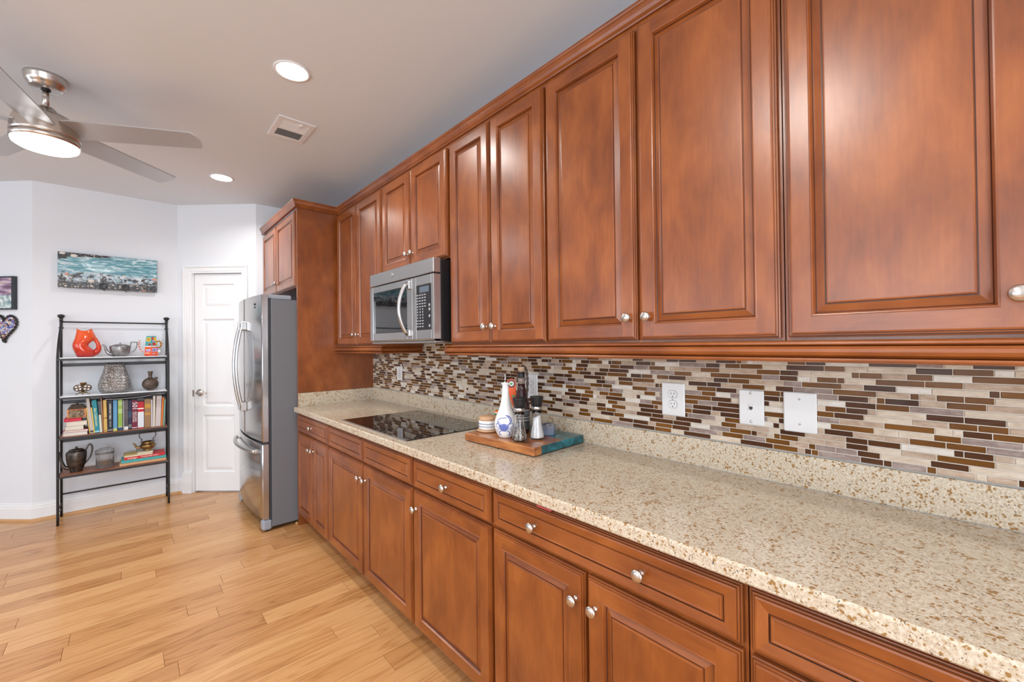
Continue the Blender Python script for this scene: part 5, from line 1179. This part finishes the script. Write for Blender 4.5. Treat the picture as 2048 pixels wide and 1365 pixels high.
# mills
def mill(cx, cy, label, fill, fh, sl=0):
    t_ = thing('pepper_mill' if fill == 'pepper' else 'salt_mill', (cx, cy, ZB), label, 'grinder')
    pr = [(0, .0003), (.031, .0003), (.0335, .003), (.0335, .010), (.031, .024), (.026, .045), (.0215, .068), (.0200, .090), (.0205, .112), (.0215, .128)]
    mb = MB(); mb.lathe(pr + [(.0195, .128), (.0185, .112), (.0180, .090), (.0195, .068), (.0240, .045), (.0290, .024), (.0310, .010), (.0300, .006), (0, .006)], 'glass', (cx, cy, ZB), 'z', 36); mb.build('glass_body', t_)
    mb = MB(); inn = [(0, .0063), (.0297, .0063), (.0307, .010), (.0287, .024), (.0237, .045), (.0192, .068), (.0177, .090), (.0182, .112), (.0190, .125)]
    q = []; 
    for (r0_, h0), (r1_, h1) in zip(inn, inn[1:]):
        q.append((r0_, h0))
        if h1 >= fh: f_ = (fh - h0) / (h1 - h0); q.append((r0_ + (r1_ - r0_) * f_, fh)); break
    q.append((0, fh)); mb.lathe(q, fill, (cx, cy, ZB), 'z', 36); 
    if sl:
        for i in range(len(mb.v)):
            if mb.v[i].z - ZB > fh - .002: mb.v[i].z += (mb.v[i].x - cx) * sl * .74 - (mb.v[i].y - cy) * sl * .67
    o = mb.build('pepper_fill' if fill == 'pepper' else 'salt_fill', t_)
    mb = MB(); mb.lathe([(.0215, .1285), (.0240, .1290), (.0240, .1440), (.0225, .1450)], 'steel', (cx, cy, ZB), 'z', 36); mb.build('metal_band', t_)
    mb = MB(); mb.lathe([(.0220, .1452), (.0235, .1460), (.0255, .1600), (.0300, .1850), (.0305, .1875), (.0290, .1890), (.0120, .1885), (.0080, .1900), (0, .1900)], 'black', (cx, cy, ZB), 'z', 36); mb.build('grinder_cap', t_)
    return t_
m = M['pepper'] = mat('peppercorns', rough=.6); t = NT(m); vc = t.vor(t.coords((1, 1, 1), False), 230, out='Color'); sr = t.n('ShaderNodeSeparateColor'); t.l(vc, sr.inputs[0])
t.base(t.ramp(sr.outputs[0], [(0, (0.03, 0.025, 0.02)), (0.45, (0.12, 0.08, 0.05)), (0.62, (0.30, 0.20, 0.14)), (0.8, (0.55, 0.45, 0.34))], 'CONSTANT')); t.bump(t.vor(t.coords((1, 1, 1), False), 230), .9, -.003)
M['salt'] = mat('salt', (0.85, 0.86, 0.88), .6)
mill(1.254, 1.324, 'black-capped glass grinder filled with mixed peppercorns', 'pepper', .062, .15)
mill(1.338, 1.300, 'black-capped glass grinder filled with white salt', 'salt', .100, .5)
# dark bottle with cork
cx, cy = 1.386, 1.447
t_ = thing('vinegar_bottle', (cx, cy, ZB), 'dark glass bottle with wooden stopper and grey label behind the grinders', 'bottle')
M['dark_glass'] = mat('dark_bottle_glass', (0.035, 0.010, 0.012), .04, spec=.7); M['neck_glass'] = mat('clear_neck_glass', (0.45, 0.38, 0.33), .06, trans=.5)
BP = [(0, .0003), (.034, .0003), (.0375, .004), (.0385, .012), (.0385, .118), (.0375, .135), (.034, .152), (.028, .174), (.022, .196), (.0185, .215), (.0175, .232)]
mb = MB(); mb.lathe(BP + [(0, .232)], 'dark_glass', (cx, cy, ZB), 'z', 40); mb.build('glass_body', t_)
mb = MB(); mb.lathe([(.0175, .2321), (.0165, .250), (.0160, .262), (.0145, .262), (0, .262)], 'neck_glass', (cx, cy, ZB), 'z', 32); mb.build('neck', t_)
mb = MB(); mb.lathe([(.0150, .2622), (.0155, .2640), (.0155, .2870), (.0140, .2890), (0, .2890)], 'black', (cx, cy, ZB), 'z', 28); mb.build('neck_wrap', t_)
M['stopper'] = mat('wooden_stopper', (0.55, 0.38, 0.25), .6)
mb = MB(); mb.lathe([(.0125, .2892), (.0125, .2940), (.0160, .2945), (.0165, .3120), (.0155, .3140), (0, .3140)], 'stopper', (cx, cy, ZB), 'z', 28); mb.build('stopper', t_)
M['label_grey'] = mat('bottle_label', (0.10, 0.105, 0.115), .4); M['label_light'] = mat('label_stripe', (0.50, 0.50, 0.50), .5)
mb = MB(); mb.lathe([(.0387, .020), (.0389, .0205), (.0389, .112), (.0387, .1125)], 'label_grey', (cx, cy, ZB), 'z', 40); mb.f = mb.f[:-2]; mb.m = mb.m[:-2]; mb.sm = mb.sm[:-2]; mb.build('label', t_)
mb = MB()
for h_, mm in ((.108, 'label_light'), (.080, 'black'), (.074, 'label_light'), (.060, 'label_light'), (.050, 'black')): mb.lathe([(.0390, h_), (.0392, h_ + .0005), (.0392, h_ + .003), (.0390, h_ + .0035)], mm, (cx, cy, ZB), 'z', 40)
mb.build('label_stripes', t_)
# butter crock
cx, cy = 1.296, 1.590
t_ = thing('butter_crock', (cx, cy, ZB), 'white crock with blue bands and wooden lid at the board corner', 'crock')
M['light_wood'] = mat('light_wood', (0.52, 0.32, 0.18), .5); M['blue_band'] = mat('blue_band_glaze', (0.30, 0.35, 0.45), .2)
mb = MB(); mb.lathe([(0, .0003), (.050, .0003), (.055, .003), (.055, .008), (.050, .010), (0, .010)], 'light_wood', (cx, cy, ZB), 'z', 40); mb.build('saucer', t_)
mb = MB(); mb.lathe([(0, .0102), (.043, .0102), (.047, .014), (.0475, .024), (.0478, .029), (.0478, .036), (.0478, .042), (.0475, .050), (.046, .054), (0, .054)], 'ceramic_white', (cx, cy, ZB), 'z', 40, mats=['ceramic_white'] * 3 + ['blue_band', 'ceramic_white', 'blue_band', 'ceramic_white', 'ceramic_white', 'ceramic_white']); mb.build('pot', t_)
mb = MB(); mb.lathe([(0, .0542), (.045, .0542), (.0475, .056), (.0465, .066), (.041, .072), (0, .073)], 'light_wood', (cx, cy, ZB), 'z', 40); mb.build('lid', t_)
# octagonal tin
cx, cy = 1.440, 1.330
t_ = thing('trinket_tin', (cx, cy, ZB), 'small eight-sided blue-grey box with patterned lid on the teal end', 'box')
M['tin'] = mat('blue_grey_enamel', (0.20, 0.24, 0.33), .3, .2); m = M['tin_lid'] = mat('patterned_lid', rough=.3); t = NT(m); wv = t.n('ShaderNodeTexWave'); wv.wave_type = 'RINGS'; wv.inputs['Scale'].default_value = 38; wv.inputs['Distortion'].default_value = 3; t.l(t.coords((1, 1, 1), False), wv.inputs['Vector']); t.base(t.ramp(wv.outputs['Fac'], [(0.35, (0.05, 0.09, 0.22)), (0.55, (0.62, 0.60, 0.55))]))
M['gold_line'] = mat('gold_line', (0.45, 0.35, 0.18), .3, .7)
mb = MB(); mb.lathe([(0, .0003), (.036, .0003), (.038, .003), (.038, .032), (.0375, .034), (0, .034)], 'tin', (cx, cy, ZB), 'z', 8, smooth=False); mb.build('body', t_)
mb = MB(); mb.lathe([(0, .0342), (.0395, .0342), (.0395, .036), (.0395, .046), (.038, .0475), (.034, .0490), (0, .0500)], 'tin', (cx, cy, ZB), 'z', 8, smooth=False, mats=['tin', 'gold_line', 'tin', 'gold_line', 'tin_lid', 'tin_lid']); mb.build('lid', t_)
# painted pitcher behind the bottle
cx, cy = 1.437, 1.520
t_ = thing('painted_pitcher', (cx, cy, ZB), 'orange painted ceramic pitcher with ringed eye behind the dark bottle', 'pitcher')
M['green_paint'] = mat('green_paint', (0.10, 0.32, 0.12), .3); M['maroon_paint'] = mat('maroon_paint', (0.16, 0.015, 0.010), .25)
mb = MB(); mb.lathe([(0, .0003), (.020, .0003), (.024, .01), (.026, .05), (.025, .10), (.022, .15), (.018, .19), (.016, .22), (.010, .238), (0, .242)], 'orange_paint', (cx + .008, cy - .009, ZB), 'z', 32); mb.build('body', t_)
vd2 = Vector((-cx, -cy, 0)).normalized(); rt2 = Vector((vd2.y, -vd2.x, 0)) * -1.0
if rt2.dot(rt) < 0: rt2 = -rt2
eo = Vector((cx, cy, ZB)) - rt2 * .036 + vd2 * .030
def emt(o_): return fmat(o_, tuple(rt2), (0, 0, 1))
mb = MB(); P2 = []
for k in range(22): a = R(-20 + 220 * k / 21); P2.append((.024 * math.cos(a), .228 + .024 * math.sin(a)))
P2 += [(-.010, .165), (.010, .105), (.014, .100), (.020, .130)]
mt = emt(eo); dz_ = (mt.to_3x3() @ Vector((0, 0, 1))).dot(vd2); mb.prism(P2, 'orange_paint', mt, .008 * dz_); mb.build('beak', t_)
mb = MB()
for r_, mm, o_ in ((.0205, 'maroon_paint', .0084), (.0115, 'ceramic_white', .0092), (.0075, 'green_paint', .0100)): mb.prism([(r_ * math.cos(2 * math.pi * k / 24), .228 + r_ * math.sin(2 * math.pi * k / 24)) for k in range(24)], mm, mt, o_ * dz_)
mb.build('eye_rings', t_)
mb = MB(); mb.prism([(-.002, .172), (.018, .172), (.018, .164), (.004, .162)], 'green_paint', mt, .0088 * dz_); mb.prism([(.002, .155), (.018, .158), (.014, .104), (.011, .108)], 'red_glaze', mt, .0088 * dz_); mb.build('beak_stripes', t_)
mb = MB(); b0 = Vector((cx, cy, ZB)); P = smooth_path([b0 - rt2 * .006 + Vector((0, 0, .232)), b0 + rt2 * .004 + Vector((0, 0, .292)), b0 + rt2 * .022 + Vector((0, 0, .312)), b0 + rt2 * .038 + Vector((0, 0, .292)), b0 + rt2 * .044 + Vector((0, 0, .240)), b0 + rt2 * .040 + Vector((0, 0, .170)), b0 + rt2 * .026 + Vector((0, 0, .120))], 8)
mb.tube(P, [.0062 + .0016 * math.sin(i * 1.9) for i in range(len(P))], 'bronze', 8); mb.build('handle', t_)
# small painted dish
cx, cy = 1.385, 1.600
t_ = thing('painted_dish', (cx, cy, ZB), 'small green and orange painted dish behind the crock', 'dish')
mb = MB(); mb.lathe([(0, .0003), (.014, .0003), (.018, .010), (.012, .040), (.014, .044), (.022, .050), (.0, .050)], 'black', (cx, cy, ZB), 'z', 24); mb.build('base', t_)
mb = MB(); mb.lathe([(0, .0502), (.022, .0502), (.030, .062), (.034, .078), (.033, .082), (.022, .090), (.0, .094)], 'green_paint', (cx, cy, ZB), 'z', 28, mats=['green_paint', 'green_paint', 'green_paint', 'ceramic_white', 'orange_paint', 'green_paint']); mb.build('bowl', t_)
# little red scrap on the drawer top, and a splinter on the floor
M['pink'] = mat('pink_plastic', (0.48, 0.08, 0.09), .25, coat=.3)
mb = MB(); mb.box(.9445, .960, .866, .926, .8604, .8710, 'pink', .003); solo('plastic_scrap', mb, (.955, .896, .8604), 'small pink plastic scrap peeking out over the long drawer', 'scrap')
mb = MB(); mb.add([(.948, 3.545, .0005), (.985, 3.60, .0005), (.99, 3.585, .0005), (.960, 3.53, .0005), (.950, 3.545, .012), (.982, 3.596, .008), (.987, 3.585, .008), (.960, 3.536, .012)], [(3, 2, 1, 0), (4, 5, 6, 7), (0, 1, 5, 4), (1, 2, 6, 5), (2, 3, 7, 6), (3, 0, 4, 7)], 'oak_trim')
solo('wood_splinter', mb, (.968, 3.565, .0005), 'loose light wood splinter on the floor beside the refrigerator', 'wood scrap')

# strip helper properties
for o in bpy.data.objects:
    if '_o' in o: del o['_o']
